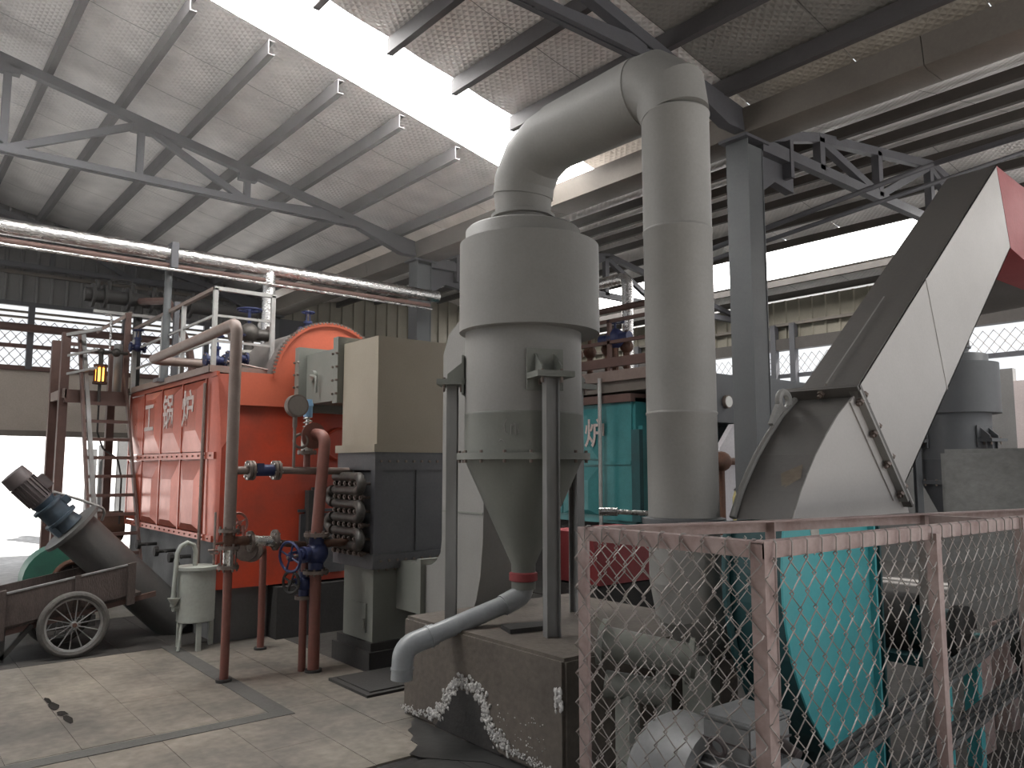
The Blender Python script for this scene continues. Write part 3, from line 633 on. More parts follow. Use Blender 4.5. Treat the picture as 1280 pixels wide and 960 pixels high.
t.part('pipe', MB().cyl((2.2, 12.0, 4.12), (4.6, 12.0, 4.12), .10, n=14), M_black)
t.part('pipe', MB().cyl((2.9, 12.0, 2.76), (2.9, 12.0, 4.1), .06, n=10), M_black)
t.part('pipe', MB().tube(fillet([(3.3, 10.6, 2.76), (3.2, 10.6, 3.3), (3.0, 10.9, 3.95), (2.9, 11.95, 4.1)], .15), .05, 10), M_brownsteel)
for x in (2.3, 2.45, 2.75, 3.05, 3.2, 3.6): t.part('flange', MB().disc((x, 12.0, 4.12), (1, 0, 0), .17, .035, 16).cyl((x + .06, 12, 4.12), (x + .06, 12, 4.34), .03, n=8), M_black)
t.part('handwheel', handwheel(MB(), (2.66, 12.0, 4.36), (0, 0, 1), .13, .014), M_black)
t.part('cross_rail', MB().box(2.3, 3.4, 11.85, 11.9, 3.86, 3.90), M_rail)

# insulated pipe
t = Thing('insulated_steam_pipe', 'long shiny aluminium jacketed steam pipe crossing above the orange boiler', 'pipe', (2.75, 9.8, 2.76))
PZ = 4.31
xs_ = [-1.5, -.6, .3, 1.2, 2.1, 3.0, 3.93, 4.8, 5.7, 6.55]
for a, b in zip(xs_[:-1], xs_[1:]): t.part('jacket_section', MB().cyl((a, 9.8, PZ), (b + .01, 9.8, PZ), .088 + .002 * (int(a * 10) % 2), n=22), M_alu)
t.part('companion_pipe', MB().cyl((-1.5, 9.78, PZ - .16), (6.4, 9.78, PZ - .16), .035, n=10), M_brownsteel)
t.part('companion_pipe', MB().cyl((-1.5, 9.70, PZ - .22), (6.4, 9.70, PZ - .22), .02, n=8), M_alu)
t.part('drop_jacket', MB().cyl((3.93, 9.8, 3.3), (3.93, 9.8, PZ), .082, n=20), M_alu)
t.part('support_post', MB().cyl((2.72, 9.92, 2.76), (2.72, 9.92, 4.4), .045, n=12), M_col)
t.part('clamp', MB().box(2.68, 2.76, 9.68, 9.93, 4.12, 4.43), M_steel)
t.part('post_foot', MB().box(2.62, 2.9, 9.82, 10.02, 2.755, 2.80).box(2.80, 2.86, 9.89, 9.95, 2.8, 3.75), M_steel)

# ================================================================== LADDER PLATFORM
t = Thing('ladder_platform', 'brown steel landing on posts beside the far end of the orange boiler', 'platform', (2.3, 11.9, 0))
t.part('deck', MB().box(1.95, 2.72, 11.55, 12.5, 2.70, 2.74), M_brownsteel)
t.part('edge_beam', MB().box(1.95, 2.72, 11.50, 11.56, 2.58, 2.75), M_brownsteel)
t.part('side_beam', MB().box(1.93, 1.97, 11.5, 12.5, 2.64, 2.76), M_pipe2)
for x, y_ in ((1.95, 11.62), (1.97, 12.45), (2.70, 12.45)): t.part('post', MB().angle((x - .05, y_ - .05, 0), (x - .05, y_ - .05, 3.5), (1, 0, 0), (0, 1, 0), .1, .012), M_brownsteel)
t.part('rail_post', post(2.68, 11.6, 2.74, 3.85, .035), M_brownsteel)
t.part('rail_post', post(2.72, 11.35, 2.74, 3.45, .025), M_rail)
t.part('top_rail', MB().bar((1.95, 11.58, 3.47), (2.3, 11.3, 3.55), .04, .04), M_rail)
t.part('top_rail', MB().bar((2.30, 11.6, 3.55), (2.72, 11.6, 3.86), .045, .045), M_pipe2)
for z in (2.98, 3.22): t.part('middle_rail', MB().bar((1.95, 11.6, z - .03), (2.28, 11.35, z + .06), .03, .03), M_rail)
t.part('back_rail', MB().box(1.95, 2.72, 12.43, 12.47, 3.45, 3.5), M_brownsteel)
t = Thing('ladder', 'steep brown steel ladder leaning on the landing beside the orange boiler', 'ladder', (2.35, 11.1, 0))
def lad(z, side): q = (2.75 - z) / 2.75; return V(((2.13 + .06 * q) if side else (2.66 + .1 * q), 11.42 - 1.0 * q, z))
t.part('stile', MB().bar(lad(0, 0), lad(3.0, 0), .03, .08, (0, 1, 0)), M_brownsteel)
t.part('stile', MB().bar(lad(0, 1), lad(3.55, 1), .03, .09, (0, 1, 0)), M_brownsteel)
t.part('stile', MB().bar(lad(.6, 1) + V((.07, -.05, 0)), lad(3.55, 1) + V((.05, 0, 0)), .05, .04, (0, 1, 0)), M_galv, label='pale worn handrail bar along the ladder')
for i in range(11): z = .22 + .235 * i; t.part('rung', MB().bar(lad(z, 0), lad(z, 1), .05, .04), M_brownsteel)
t = Thing('signal_lamp', 'small glowing amber lamp hanging by its pipe above the brown landing', 'lamp', (2.34, 11.45, 2.74))
t.part('foot_pipe', MB().cyl((2.34, 11.45, 2.55), (2.34, 11.45, 2.86), .02, n=8), M_tubes)
t.part('lamp_glass', MB().cyl((2.34, 11.45, 2.88), (2.34, 11.45, 3.05), .055, n=14), M_glass)
cg = MB()
for k in range(8): a = PI * k / 4; cg.cyl((2.34 + .068 * math.cos(a), 11.45 + .068 * math.sin(a), 2.84), (2.34 + .068 * math.cos(a), 11.45 + .068 * math.sin(a), 3.08), .013, n=5)
t.part('lamp_cage', cg.disc((2.34, 11.45, 3.08), (0, 0, 1), .085, .03).disc((2.34, 11.45, 2.85), (0, 0, 1), .09, .03), M_rust)
t.part('elbow', MB().cyl((2.34, 11.45, 3.08), (2.34, 11.45, 3.24), .03, n=8).cyl((2.26, 11.45, 3.27), (2.66, 11.45, 3.27), .022, n=8).blob((2.34, 11.45, 3.27), .045, 10, 6).blob((2.52, 11.45, 3.27), .06, 10, 6), M_tubes)
t.part('vent_pipe', MB().tube(fillet([(2.44, 11.45, 3.28), (2.44, 11.45, 3.78), (2.36, 11.45, 3.76)], .04, 4), .014, 8), M_alu)
solo('drain_hose', MB().tube(fillet([(2.34, 11.44, 2.55), (2.34, 11.44, 2.2), (2.42, 11.44, 1.98), (2.6, 11.44, 1.86), (2.66, 11.44, 1.6), (2.66, 11.44, 1.0)], .12, 5), .012, 6), M_black, 'thin black drain hose curling below the amber lamp', 'hose')
solo('vertical_flue_pipe', MB().cyl((2.60, 11.7, 2.74), (2.60, 11.7, 3.42), .055, n=14), M_galv, 'short grey upright pipe on the landing beside the lamp', 'pipe')

# ================================================================== FRONT PIPEWORK
t = Thing('feedwater_riser', 'tall dusty riser pipe with a bright sight glass in front of the orange boiler', 'pipe', (2.40, 6.66, 0))
t.part('lower_pipe', MB().cyl((2.40, 6.66, 0), (2.40, 6.66, .92), .036, n=14), M_pipe)
t.part('floor_collar', MB().disc((2.40, 6.66, .012), (0, 0, 1), .065, .024, 14), M_black)
t.part('upper_pipe', MB().tube(fillet([(2.40, 6.66, 1.22), (2.40, 6.66, 2.98), (2.40, 9.25, 2.93), (2.95, 9.25, 2.93)], .09, 6), .05, 14), M_pipe2)
t.part('sight_glass', MB().cyl((2.40, 6.66, .93), (2.40, 6.66, 1.07), .045, n=16), M_chrome)
for z in (.92, 1.08, 1.22):
    f = t.part('flange', MB().disc((2.40, 6.66, z), (0, 0, 1), .088, .026, 18), M_flange)
    t.part('bolts', MB().bolts((2.40, 6.66, z), (0, 0, 1), .07, 6, .009, .07), M_flange, parent=f)
t.part('stud_rods', MB().bolts((2.40, 6.66, 1.0), (0, 0, 1), .068, 4, .007, .17), M_flange)
t.part('tee', MB().cyl((2.40, 6.66, 1.08), (2.40, 6.66, 1.24), .05, n=14).cyl((2.40, 6.66, 1.13), (2.56, 6.66, 1.13), .04, n=12).cyl((2.28, 6.64, 1.12), (2.40, 6.66, 1.12), .012, n=6), M_rust)
t.part('branch_pipe', MB().cyl((2.78, 6.66, 1.10), (3.08, 6.66, 1.06), .03, n=10), M_rust)
t.part('upper_branch', MB().cyl((2.40, 6.66, 1.72), (2.56, 6.66, 1.72), .035, n=12).cyl((2.78, 6.66, 1.72), (3.52, 6.66, 1.71), .032, n=12), M_pipe2)
t = Thing('check_valve', 'pale blue wafer valve in the upper cross pipe in front of the orange plate', 'valve', (2.67, 6.66, 1.64))
t.part('body', MB().cyl((2.56, 6.66, 1.72), (2.79, 6.66, 1.72), .05, n=16).box(2.60, 2.66, 6.6, 6.72, 1.72, 1.78), M_lblue if False else M_blue)
for x in (2.545, 2.575, 2.775, 2.805):
    f = t.part('flange', MB().disc((x, 6.66, 1.72), (1, 0, 0), .085, .022, 18), M_flange)
t.part('bolts', MB().bolts((2.56, 6.66, 1.72), (1, 0, 0), .07, 6, .008, .07).bolts((2.79, 6.66, 1.72), (1, 0, 0), .07, 6, .008, .07), M_chrome)
t = Thing('strainer_valve', 'bare metal flanged valve with red handwheel beside the sight glass', 'valve', (2.68, 6.66, 1.0))
t.part('body', MB().cyl((2.58, 6.66, 1.13), (2.80, 6.66, 1.11), .045, n=14), M_chrome)
for x in (2.58, 2.80):
    f = t.part('flange', MB().disc((x, 6.66, 1.12), (1, 0, 0), .09, .025, 18), M_flange)
    t.part('bolts', MB().bolts((x, 6.66, 1.12), (1, 0, 0), .072, 6, .009, .05), M_chrome, parent=f)
t.part('side_body', MB().cyl((2.56, 6.72, 1.05), (2.72, 6.95, 1.0), .065, n=14).disc((2.57, 6.72, 1.05), (.6, .9, -.2), .1, .03, 16).disc((2.68, 6.88, 1.02), (.6, .9, -.2), .1, .03, 16), M_flange)
t.part('handwheel', handwheel(MB().cyl((2.56, 6.75, 1.1), (2.56, 6.78, 1.25), .012, n=6), (2.53, 6.80, 1.27), (.3, -1, .2), .085, .012), M_pipe)
t = Thing('blowdown_pipe', 'red oxide down pipe standing behind the sight glass riser', 'pipe', (3.08, 7.6, 0))
t.part('pipe', MB().tube(fillet([(2.72, 6.95, 1.0), (2.86, 7.2, 1.0), (3.08, 7.6, .96), (3.08, 7.6, 0)], .09, 5), .034, 12), M_pipe)
t.part('floor_collar', MB().disc((3.08, 7.6, .01), (0, 0, 1), .06, .02, 14), M_black)

t = Thing('economiser_drop_pipe', 'thick red oxide pipe bending out of a round plate beside the economiser tubes', 'pipe', (3.11, 6.5, 0))
t.part('lower_pipe', MB().cyl((3.11, 6.5, 0), (3.11, 6.5, .84), .05, n=14), M_pipe)
t.part('upper_pipe', MB().tube(fillet([(3.11, 6.5, 1.16), (3.17, 6.5, 2.03), (3.13, 6.72, 2.05)], .09, 6), .052, 14), M_pipe)
t.part('round_plate', MB().disc((3.13, 6.66, 2.03), (-.1, 1, .05), .12, .02, 28), M_pipe)
for z in (.84, 1.16):
    f = t.part('flange', MB().disc((3.11, 6.5, z), (0, 0, 1), .11, .03, 18), M_flange)
    t.part('bolts', MB().bolts((3.11, 6.5, z), (0, 0, 1), .09, 8, .01, .06), M_flange, parent=f)
t.part('branch_stub', MB().cyl((3.11, 6.5, 1.08), (3.5, 6.5, 1.08), .035, n=12), M_rust)
t.part('floor_collar', MB().disc((3.11, 6.5, .01), (0, 0, 1), .075, .02, 14), M_black)
t = Thing('globe_valve', 'blue globe valve with its pale handwheel turned to the side on the thick pipe', 'valve', (3.11, 6.5, .85))
t.part('body', MB().cyl((3.11, 6.5, .86), (3.11, 6.5, 1.14), .065, n=16).blob((3.11, 6.5, 1.0), .105, 14, 8), M_blue)
t.part('bonnet', MB().cyl((3.11, 6.5, 1.02), (2.93, 6.44, 1.0), .05, n=12).disc((2.97, 6.45, 1.0), (1, .3, .1), .07, .03).bar((2.94, 6.47, 1.03), (2.83, 6.43, 1.02), .02, .02).bar((2.94, 6.42, .97), (2.83, 6.4, .97), .02, .02), M_blue)
t.part('stem', MB().cyl((2.93, 6.44, 1.0), (2.80, 6.40, .99), .013, n=8), M_flange)
t.part('handwheel', handwheel(MB(), (2.83, 6.41, .995), (1, .33, .1), .125, .013), M_blue, label='dusty pale blue handwheel')
t = Thing('drain_pipe', 'thin red oxide drain pipe with a small blue valve beside the thick pipe', 'pipe', (3.04, 6.58, 0))
t.part('pipe', MB().cyl((3.04, 6.58, 0), (3.04, 6.58, .62), .033, n=12).cyl((3.04, 6.58, .8), (3.04, 6.58, 1.0), .03, n=12), M_pipe)
f = t.part('flange', MB().disc((3.04, 6.58, .62), (0, 0, 1), .075, .03, 16), M_flange)
t.part('valve_body', MB().cyl((3.04, 6.58, .63), (3.04, 6.58, .84), .045, n=12).blob((3.04, 6.58, .74), .07, 12, 8).cyl((3.04, 6.58, .76), (2.93, 6.53, .77), .03, n=10), M_blue)
t.part('handwheel', handwheel(MB().cyl((2.95, 6.54, .77), (2.88, 6.5, .77), .012, n=6), (2.89, 6.51, .77), (1, .4, 0), .09, .013), M_black)
t = Thing('pressure_gauge', 'round dusty pressure gauge on a coiled siphon above the cross pipe', 'gauge', (2.97, 6.66, 1.74))
t.part('siphon', MB().cyl((2.95, 6.66, 1.74), (2.95, 6.66, 2.2), .015, n=8).cyl((2.95, 6.66, 2.1), (2.95, 6.66, 2.2), .022, n=8), M_pipe2)
t.part('siphon_coil', MB().ring((3.01, 6.66, 1.98), (.2, 1, 0), .06, .013, 22, 8), M_pipe2)
t.part('dial_case', MB().cyl((2.95, 6.60, 2.29), (2.95, 6.67, 2.29), .1, n=28), M_flange)
t.part('dial_face', MB().disc((2.95, 6.597, 2.29), (0, 1, 0), .085, .004, 28), M_dialG)
t = Thing('safety_valve', 'spring safety valve with pale blue cap on the cross pipe', 'valve', (3.13, 6.7, 1.72))
t.part('stand_pipe', MB().cyl((3.10, 6.72, 1.72), (3.10, 6.72, 1.88), .03, n=12), M_pipe)
t.part('flange', MB().disc((3.10, 6.72, 1.88), (0, 0, 1), .085, .03, 16).bolts((3.10, 6.72, 1.88), (0, 0, 1), .07, 6, .008, .05), M_flange)
t.part('body', MB().cyl((3.10, 6.72, 1.88), (3.10, 6.72, 2.06), .055, n=14), M_hub)
sp = [V((3.10 + .035 * math.cos(i * .7), 6.72 + .035 * math.sin(i * .7), 2.06 + .004 * i)) for i in range(36)]
t.part('spring', MB().tube(sp, .007, 6).cyl((3.10, 6.72, 2.05), (3.10, 6.72, 2.24), .018, n=8), M_chrome)
t.part('cap', MB().cyl((3.10, 6.72, 2.2), (3.10, 6.72, 2.30), .042, n=14).cyl((3.10, 6.72, 2.30), (3.10, 6.72, 2.36), .05, .035, n=14), M_lblue)

# ================================================================== FLUE DUCT + ECONOMISER
t = Thing('flue_duct', 'grey green horizontal duct joining the orange boiler to the beige box', 'duct', (3.9, 7.4, 2.38))
t.part('duct_body', MB().box(3.55, 4.45, 6.86, 7.97, 2.40, 2.92), M_gdust2)
for y_ in (7.80, 6.92): t.part('duct_flange', MB().box(3.46, 4.52, y_ - .05, y_ + .05, 2.32 if y_ > 7 else 2.36, 3.0), M_gdust2)
t.part('access_knob', MB().disc((3.53, 7.55, 2.68), (1, 0, 0), .06, .04, 16).tube(fillet([(3.50, 7.55, 2.68), (3.50, 7.42, 2.66), (3.50, 7.42, 2.5)], .04, 4), .015, 8), M_gdust2)
bm_ = MB()
for y_ in (7.76, 7.84, 6.88, 6.96):
    for z in (2.45, 2.58, 2.71, 2.84): bm_.cyl((3.44, y_, z), (3.47, y_, z), .012, n=6)
t.part('flange_bolts', bm_, M_flange)
t = Thing('economiser', 'tall economiser tower, beige box above dark casing with stacked U bend tubes', 'economiser', (3.9, 6.5, 0))
t.part('upper_box', MB().box(3.52, 4.36, 6.2, 6.86, 1.93, 2.93), M_gbeige)
t.part('box_collar', MB().box(3.47, 4.38, 6.15, 6.9, 1.88, 1.95), M_gbeige)
t.part('top_frame', MB().box(3.49, 4.36, 6.17, 6.88, 1.72, 1.88), M_econ)
t.part('casing', MB().box(3.55, 4.30, 6.2, 6.87, .98, 1.72), M_econ)
t.part('tube_plate', MB().box(3.52, 3.55, 6.22, 6.85, 1.0, 1.70), M_econ)
t.part('casing_post', MB().box(3.49, 3.56, 6.17, 6.24, .98, 1.72), M_steel)
t.part('casing_post', MB().box(3.49, 3.56, 6.82, 6.88, .98, 1.72), M_steel)
t.part('casing_seam', MB().box(3.93, 3.955, 6.185, 6.2, 1.0, 1.72), M_econ)
t.part('bottom_frame', MB().box(3.47, 4.32, 6.15, 6.9, .86, .99), M_econ)
tb = []
for i in range(6):
    z = 1.66 - i * .122
    t.part('tube_header', MB().cyl((3.42, 6.30, z), (3.42, 6.78, z), .042, n=12), M_tubes)
for i in range(3):
    z = 1.60 - i * .244
    pts = [V((3.42 - .0, 6.30, z + .061))] + [V((3.40 - .02 * math.sin(PI * k / 10), 6.30 - .09 * math.sin(PI * k / 10), z + .061 * math.cos(PI * k / 10))) for k in range(11)] + [V((3.42, 6.30, z - .061))]
    t.part('return_bend', MB().tube(pts, .042, 12), M_tubes)
for i in range(2):
    z = 1.48 - i * .244
    pts = [V((3.40, 6.78 + .09 * math.sin(PI * k / 10), z + .061 * math.cos(PI * k / 10))) for k in range(11)]
    t.part('return_bend', MB().tube(pts, .042, 12), M_tubes)
fb = MB()
for i in range(6):
    z = 1.66 - i * .122
    for k in range(6): fb.cyl((3.40, 6.28 + k * .1, z - .06), (3.52, 6.28 + k * .1, z - .06), .014, n=6).cyl((3.41, 6.28 + k * .1, z - .06), (3.44, 6.28 + k * .1, z - .06), .026, n=6)
t.part('tube_bolts', fb, M_flange)
t.part('lower_column', MB().box(3.52, 3.96, 6.22, 6.76, .22, .87), M_gdust2)
t.part('cleaning_door', MB().box(3.505, 3.52, 6.32, 6.66, .30, .55).cyl((3.49, 6.33, .34), (3.49, 6.33, .42), .012, n=6), M_gdust2)
t.part('plinth', MB().box(3.46, 4.05, 6.16, 6.86, 0, .16).box(3.49, 4.0, 6.19, 6.82, .16, .23), M_black)
bb = MB()
for k in range(9): bb.cyl((3.55 + k * .085, 6.14, .93), (3.55 + k * .085, 6.17, .93), .013, n=6).cyl((3.55 + k * .085, 6.16, 1.8), (3.55 + k * .085, 6.18, 1.8), .013, n=6).box(3.53 + k * .085, 3.545 + k * .085, 6.155, 6.17, .84, .88)
t.part('frame_bolts', bb, M_flange)
solo('floor_plate', MB().box(3.08, 3.70, 5.5, 6.15, 0, .02).box(3.13, 3.66, 5.55, 6.1, .02, .03), M_black, 'flat sooty plate on the floor at the foot of the economiser', 'plate')

t = Thing('riser_duct', 'flat sided grey riser duct curving up behind the big cyclone', 'duct', (3.95, 5.4, .45))
outer = [(4.93, 1.42), (4.94, 1.15), (4.97, .9), (5.02, .72), (5.10, .56), (5.22, .47), (5.40, .45), (5.74, .45)]
inner = [(5.74, .92), (5.66, .93), (5.58, .97), (5.52, 1.04), (5.50, 1.15), (5.50, 2.70), (5.42, 2.86), (5.20, 3.0), (4.93, 3.2)]
t.part('duct_body', MB().ext([(3.75, y_, z) for y_, z in outer + inner], (.42, 0, 0)), M_gdust)
t.part('duct_flange', MB().box(3.70, 4.2, 5.74, 5.80, .41, .97), M_gdust2)
t.part('inlet_box', MB().box(3.75, 4.15, 5.80, 6.21, .50, .92), M_gdust2)
t.part('duct_seam', MB().box(3.744, 3.75, 4.94, 5.49, 1.38, 1.395), M_gdust2)
t.part('cyclone_inlet', MB().box(4.0, 4.2, 4.30, 5.3, 2.74, 3.10), M_gdust)

# ================================================================== CYCLONE ON ITS BLOCK
def cyclone(label, c, dz, mats, base_z, group='dust cyclones'):
    m1, m2, m3, mleg = mats
    cx, cy = c; t = Thing('dust_cyclone', label, 'cyclone', (cx, cy, base_z), group)
    Z = lambda z: z + dz
    t.part('barrel', MB().lathe((cx, cy, 0), [(0.0, Z(3.47)), (.405, Z(3.47)), (.42, Z(3.455)), (.42, Z(2.12))], 64), m1, sharp=50)
    t.part('lower_barrel', MB().lathe((cx, cy, 0), [(.42, Z(2.125)), (.424, Z(2.115)), (.42, Z(2.105)), (.42, Z(1.82))], 64), m2, sharp=50)
    def rad(a): tt = (-a % (2 * PI)) / (2 * PI); return .428 + .155 * (1 - tt) ** 1.7
    t.part('volute', MB().lathe((cx, cy, 0), [(.7, Z(3.352)), (1, Z(3.35)), (1, Z(2.705)), (.7, Z(2.70))], 72, rad=rad), m1, sharp=50)
    f = t.part('flange_ring', MB().lathe((cx, cy, 0), [(.41, Z(1.845)), (.475, Z(1.845)), (.475, Z(1.80)), (.41, Z(1.80))], 56), m2)
    t.part('flange_bolts', MB().bolts((cx, cy, Z(1.82)), (0, 0, 1), .455, 16, .012, .085), M_flange, parent=f)
    t.part('cone', MB().lathe((cx, cy, 0), [(.42, Z(1.80)), (.085, Z(1.07)), (.085, Z(1.0))], 56), m2, sharp=50)
    t.part('cone_clamp', MB().lathe((cx, cy, 0), [(.08, Z(1.02)), (.1, Z(1.01)), (.1, Z(.96)), (.08, Z(.95))], 28), M_red)
    t.part('neck', MB().lathe((cx, cy, 0), [(.235, Z(3.47)), (.235, Z(3.50)), (.2, Z(3.50)), (.2, Z(3.56)), (.235, Z(3.56)), (.235, Z(3.585)), (.19, Z(3.585))], 44), m3)
    for lx, ly in ((-.18, -.495), (-.38, .34), (.53, .01)):
        d = V((lx, ly, 0)).normalized(); s_ = V((-d.y, d.x, 0)); L = V((cx + lx, cy + ly, 0)); zt = Z(2.36)
        lg = t.part('leg', MB().bar(L + V((0, 0, base_z)) , L + V((0, 0, zt - .012)), .012, .085, s_).bar(L + s_ * .042 + V((0, 0, base_z)), L + s_ * .042 + V((0, 0, zt - .012)), .075, .01, s_).bar(L - s_ * .042 + V((0, 0, base_z)), L - s_ * .042 + V((0, 0, zt - .012)), .075, .01, s_), mleg)
        br = t.part('bracket', MB().bar(L - s_ * .13 + V((0, 0, zt)), L + s_ * .13 + V((0, 0, zt)), .2, .022)
             .bar(L - s_ * .13 + V((0, 0, zt - .02)), L + s_ * .13 + V((0, 0, zt - .02)), .2, .016)
             .ext([L - s_ * .075 - d * .11 + V((0, 0, zt)), L - s_ * .075 + d * .03 + V((0, 0, zt)), L - s_ * .075 + d * .03 + V((0, 0, zt + .05)), L - s_ * .075 - d * .11 + V((0, 0, zt + .16))], s_ * .012)
             .ext([L + s_ * .063 - d * .11 + V((0, 0, zt)), L + s_ * .063 + d * .03 + V((0, 0, zt)), L + s_ * .063 + d * .03 + V((0, 0, zt + .05)), L + s_ * .063 - d * .11 + V((0, 0, zt + .16))], s_ * .012), m2)
        t.part('bolts', MB().bolts(L + V((0, 0, zt - .02)), (0, 0, 1), .09, 4, .01, .09), M_flange, parent=br)
        pd = V((cx, cy, 0)) + d * .424
        t.part('pad_plate', MB().bar(pd - s_ * .13 + V((0, 0, zt + .04)), pd + s_ * .13 + V((0, 0, zt + .04)), .014, .28), m2)
    if dz == 0:
        sm = MB()
        for st_ in (((-.9, .16), (-1.0, .10), (-.95, .03), (-.85, .02)), ((-.72, .02), (-.74, .15), (-.66, .06), (-.58, .16), (-.55, .02)), ((-.44, .12), (-.50, .08), (-.42, .05), (-.47, .01)), ((-1.2, -.04), (-1.1, -.02), (-.98, -.05))):
            pts = [V((cx + .4215 * math.cos(-2.16 + a * .42), cy + .4215 * math.sin(-2.16 + a * .42), 1.95 + h * .75)) for a, h in st_]
            sm.tube(fillet(pts, .02, 3), .0035, 5)
        t.part('chalk_scrawl', sm, M_gdust, kind='stuff')
    return t
cyclone('big grey dust cyclone with spiral head standing on the concrete block', (3.64, 4.32), 0, (M_gdust, M_gdust2, M_gdust, M_galv), .675)
blk = Thing('concrete_block', 'stained concrete plinth block carrying the grey cyclone', 'plinth', (3.9, 4.2, 0))
bm_ = MB().box(3.11, 4.75, 3.34, 5.04, 0, .675)
blk.part('block', bm_, M_block, bevel=.02)
cr = MB()
path = [(5.03, .045), (4.86, .04), (4.72, .06), (4.60, .10), (4.50, .19), (4.44, .29), (4.34, .35), (4.22, .36), (4.12, .33), (4.06, .25), (4.02, .15), (3.92, .09), (3.78, .06), (3.62, .05), (3.48, .035), (3.36, .03)]
for (y0, z0), (y1, z1_) in zip(path[:-1], path[1:]):
    nseg = 11
    for k in range(nseg):
        f = k / nseg; yy, zz = y0 + (y1 - y0) * f, z0 + (z1_ - z0) * f
        big = .030 if zz > .07 else .016
        for _ in range(5): cr.blob((3.109 + random.uniform(-.006, .002), yy + random.gauss(0, big * .8), max(.008, zz + random.gauss(0, big * .8))), random.uniform(.18, .55) * big, 5, 4, .35, (.6, 1, 1))
for _ in range(60): cr.blob((3.109, random.uniform(3.5, 3.95), random.uniform(.05, .3)), random.uniform(.002, .006), 5, 3, .3)
for _ in range(26): cr.blob((3.109, random.uniform(3.36, 3.42), random.uniform(.36, .50)), random.uniform(.008, .018), 5, 3, .3, (.4, 1, 1.4))
blk.part('mineral_crust', cr, M_crust, kind='stuff', sharp=60)
stp = [(3.107, y_, z) for y_, z in [(4.62, .005), (4.52, .12), (4.45, .22), (4.36, .30), (4.22, .31), (4.12, .26), (4.07, .16), (4.02, .08), (3.9, .005)]]
blk.part('wet_stain', MB().ext(stp, (.02, 0, 0)), M_stain)
t = Thing('drain_elbow_pipe', 'grey plastic drain pipe sloping from the cyclone cone over the block edge', 'pipe', (3.2, 4.4, .675))
t.part('coupler', MB().cyl((3.64, 4.32, .90), (3.64, 4.32, 1.0), .085, n=24), M_gdust2)
t.part('upper_elbow', MB().tube(fillet([(3.64, 4.32, .96), (3.635, 4.322, .86), (3.47, 4.34, .80)], .07, 4), .072, 24), M_pvc)
t.part('pipe', MB().cyl((3.52, 4.335, .815), (2.84, 4.45, .622), .062, n=24), M_pvc)
t.part('end_elbow', MB().tube(fillet([(2.97, 4.428, .659), (2.755, 4.463, .60), (2.745, 4.465, .40)], .1, 6), .07, 24), M_pvc)
t.part('socket_ring', MB().disc((2.748, 4.464, .47), (0, 0, 1), .075, .012, 24).disc((2.93, 4.434, .648), (.94, -.16, .27), .075, .012, 24), M_pvc)
solo('scrap_board', MB().ext([(3.30, 4.05, .676), (3.62, 3.98, .676), (3.66, 4.12, .676), (3.36, 4.22, .676)], (0, 0, .03)), M_black, 'dark scrap board lying on the block under the drain pipe', 'board')

# big downpipe from the cyclone top
t = Thing('flue_downpipe', 'big grey round flue that arches from the cyclone top and drops past the column', 'duct', (3.64, 2.9, .6))
SX = 3.64
t.part('outlet_sleeve', MB().cyl((SX, 4.32, 3.585), (SX, 4.32, 3.74), .2, .215, n=40), M_gdust, sharp=50)
t.part('upper_elbow', MB().tube([(SX, 4.32, 3.73), (SX, 4.30, 3.84), (SX, 4.20, 3.98), (SX, 4.05, 4.05), (SX, 3.9, 4.07)], .222, 40), M_gdust, sharp=18)
t.part('horizontal_section', MB().cyl((SX, 3.92, 4.07), (SX, 3.12, 4.075), .226, .236, n=40), M_gdust, sharp=50)
t.part('corner_elbow', MB().tube([(SX, 3.18, 4.075), (SX, 3.05, 4.07), (SX, 2.93, 3.98), (SX, 2.90, 3.84)], .236, 40, r2=.205), M_gdust, sharp=18)
for a, b in ((3.85, 3.14), (3.14, 2.065), (2.065, 1.42)):
    t.part('pipe_section', MB().lathe((SX, 2.9, 0), [(.2, a), (.205, a - .006), (.205, a - .014), (.2, a - .02), (.2, b)], 48), M_gdust, sharp=50)
t.part('lower_elbow', MB().tube(fillet([(SX, 2.9, 1.42), (SX, 2.9, .85), (4.7, 2.9, .80)], .5, 3), .2, 36), M_gdust, sharp=14)
t.part('base_ring', MB().lathe((SX, 2.9, 0), [(.19, 1.47), (.235, 1.46), (.235, 1.43), (.19, 1.42)], 40), M_econ)
t.part('pipe_stand', MB().box(3.72, 3.80, 2.8, 3.0, 0, .75), M_gdust2)
solo('cable_conduit', MB().cyl((4.3, 4.1, 1.42), (4.72, 3.5, 1.40), .018, n=8).cyl((4.25, 4.17, 1.42), (4.33, 4.06, 1.42), .03, n=8), M_alu, 'thin horizontal conduit between the cyclone leg and the downpipe', 'conduit')

# ================================================================== CART, CONVEYOR, TANK, BLOWER
t = Thing('hand_cart', 'old wooden two wheeled hand cart tipped on its stand under the conveyor', 'cart', (1.6, 8.6, 0))
AY = 8.35; AC = V((1.60, 8.7, .30)); tl = math.radians(-10)
def cp(x, y_, z):       # cart frame: x along the cart from the axle, z up from the axle
    return V((AC.x + x * math.cos(tl) + z * math.sin(tl) * 0 - z * math.sin(tl) * -1 * 0 + 0, y_, AC.z - x * math.sin(tl) * 1 + z * math.cos(tl)))
def cbx(mb, x0, x1, y0, y1, z0, z1_):
    P = [cp(x, y_, z) for z in (z0, z1_) for x, y_ in ((x0, y0), (x1, y0), (x1, y1), (x0, y1))]
    return mb.add(P, [(0, 3, 2, 1), (4, 5, 6, 7), (0, 1, 5, 4), (1, 2, 6, 5), (2, 3, 7, 6), (3, 0, 4, 7)])
t.part('floor_board', cbx(MB(), -.62, .60, 8.42, 9.05, .10, .13), M_wood)
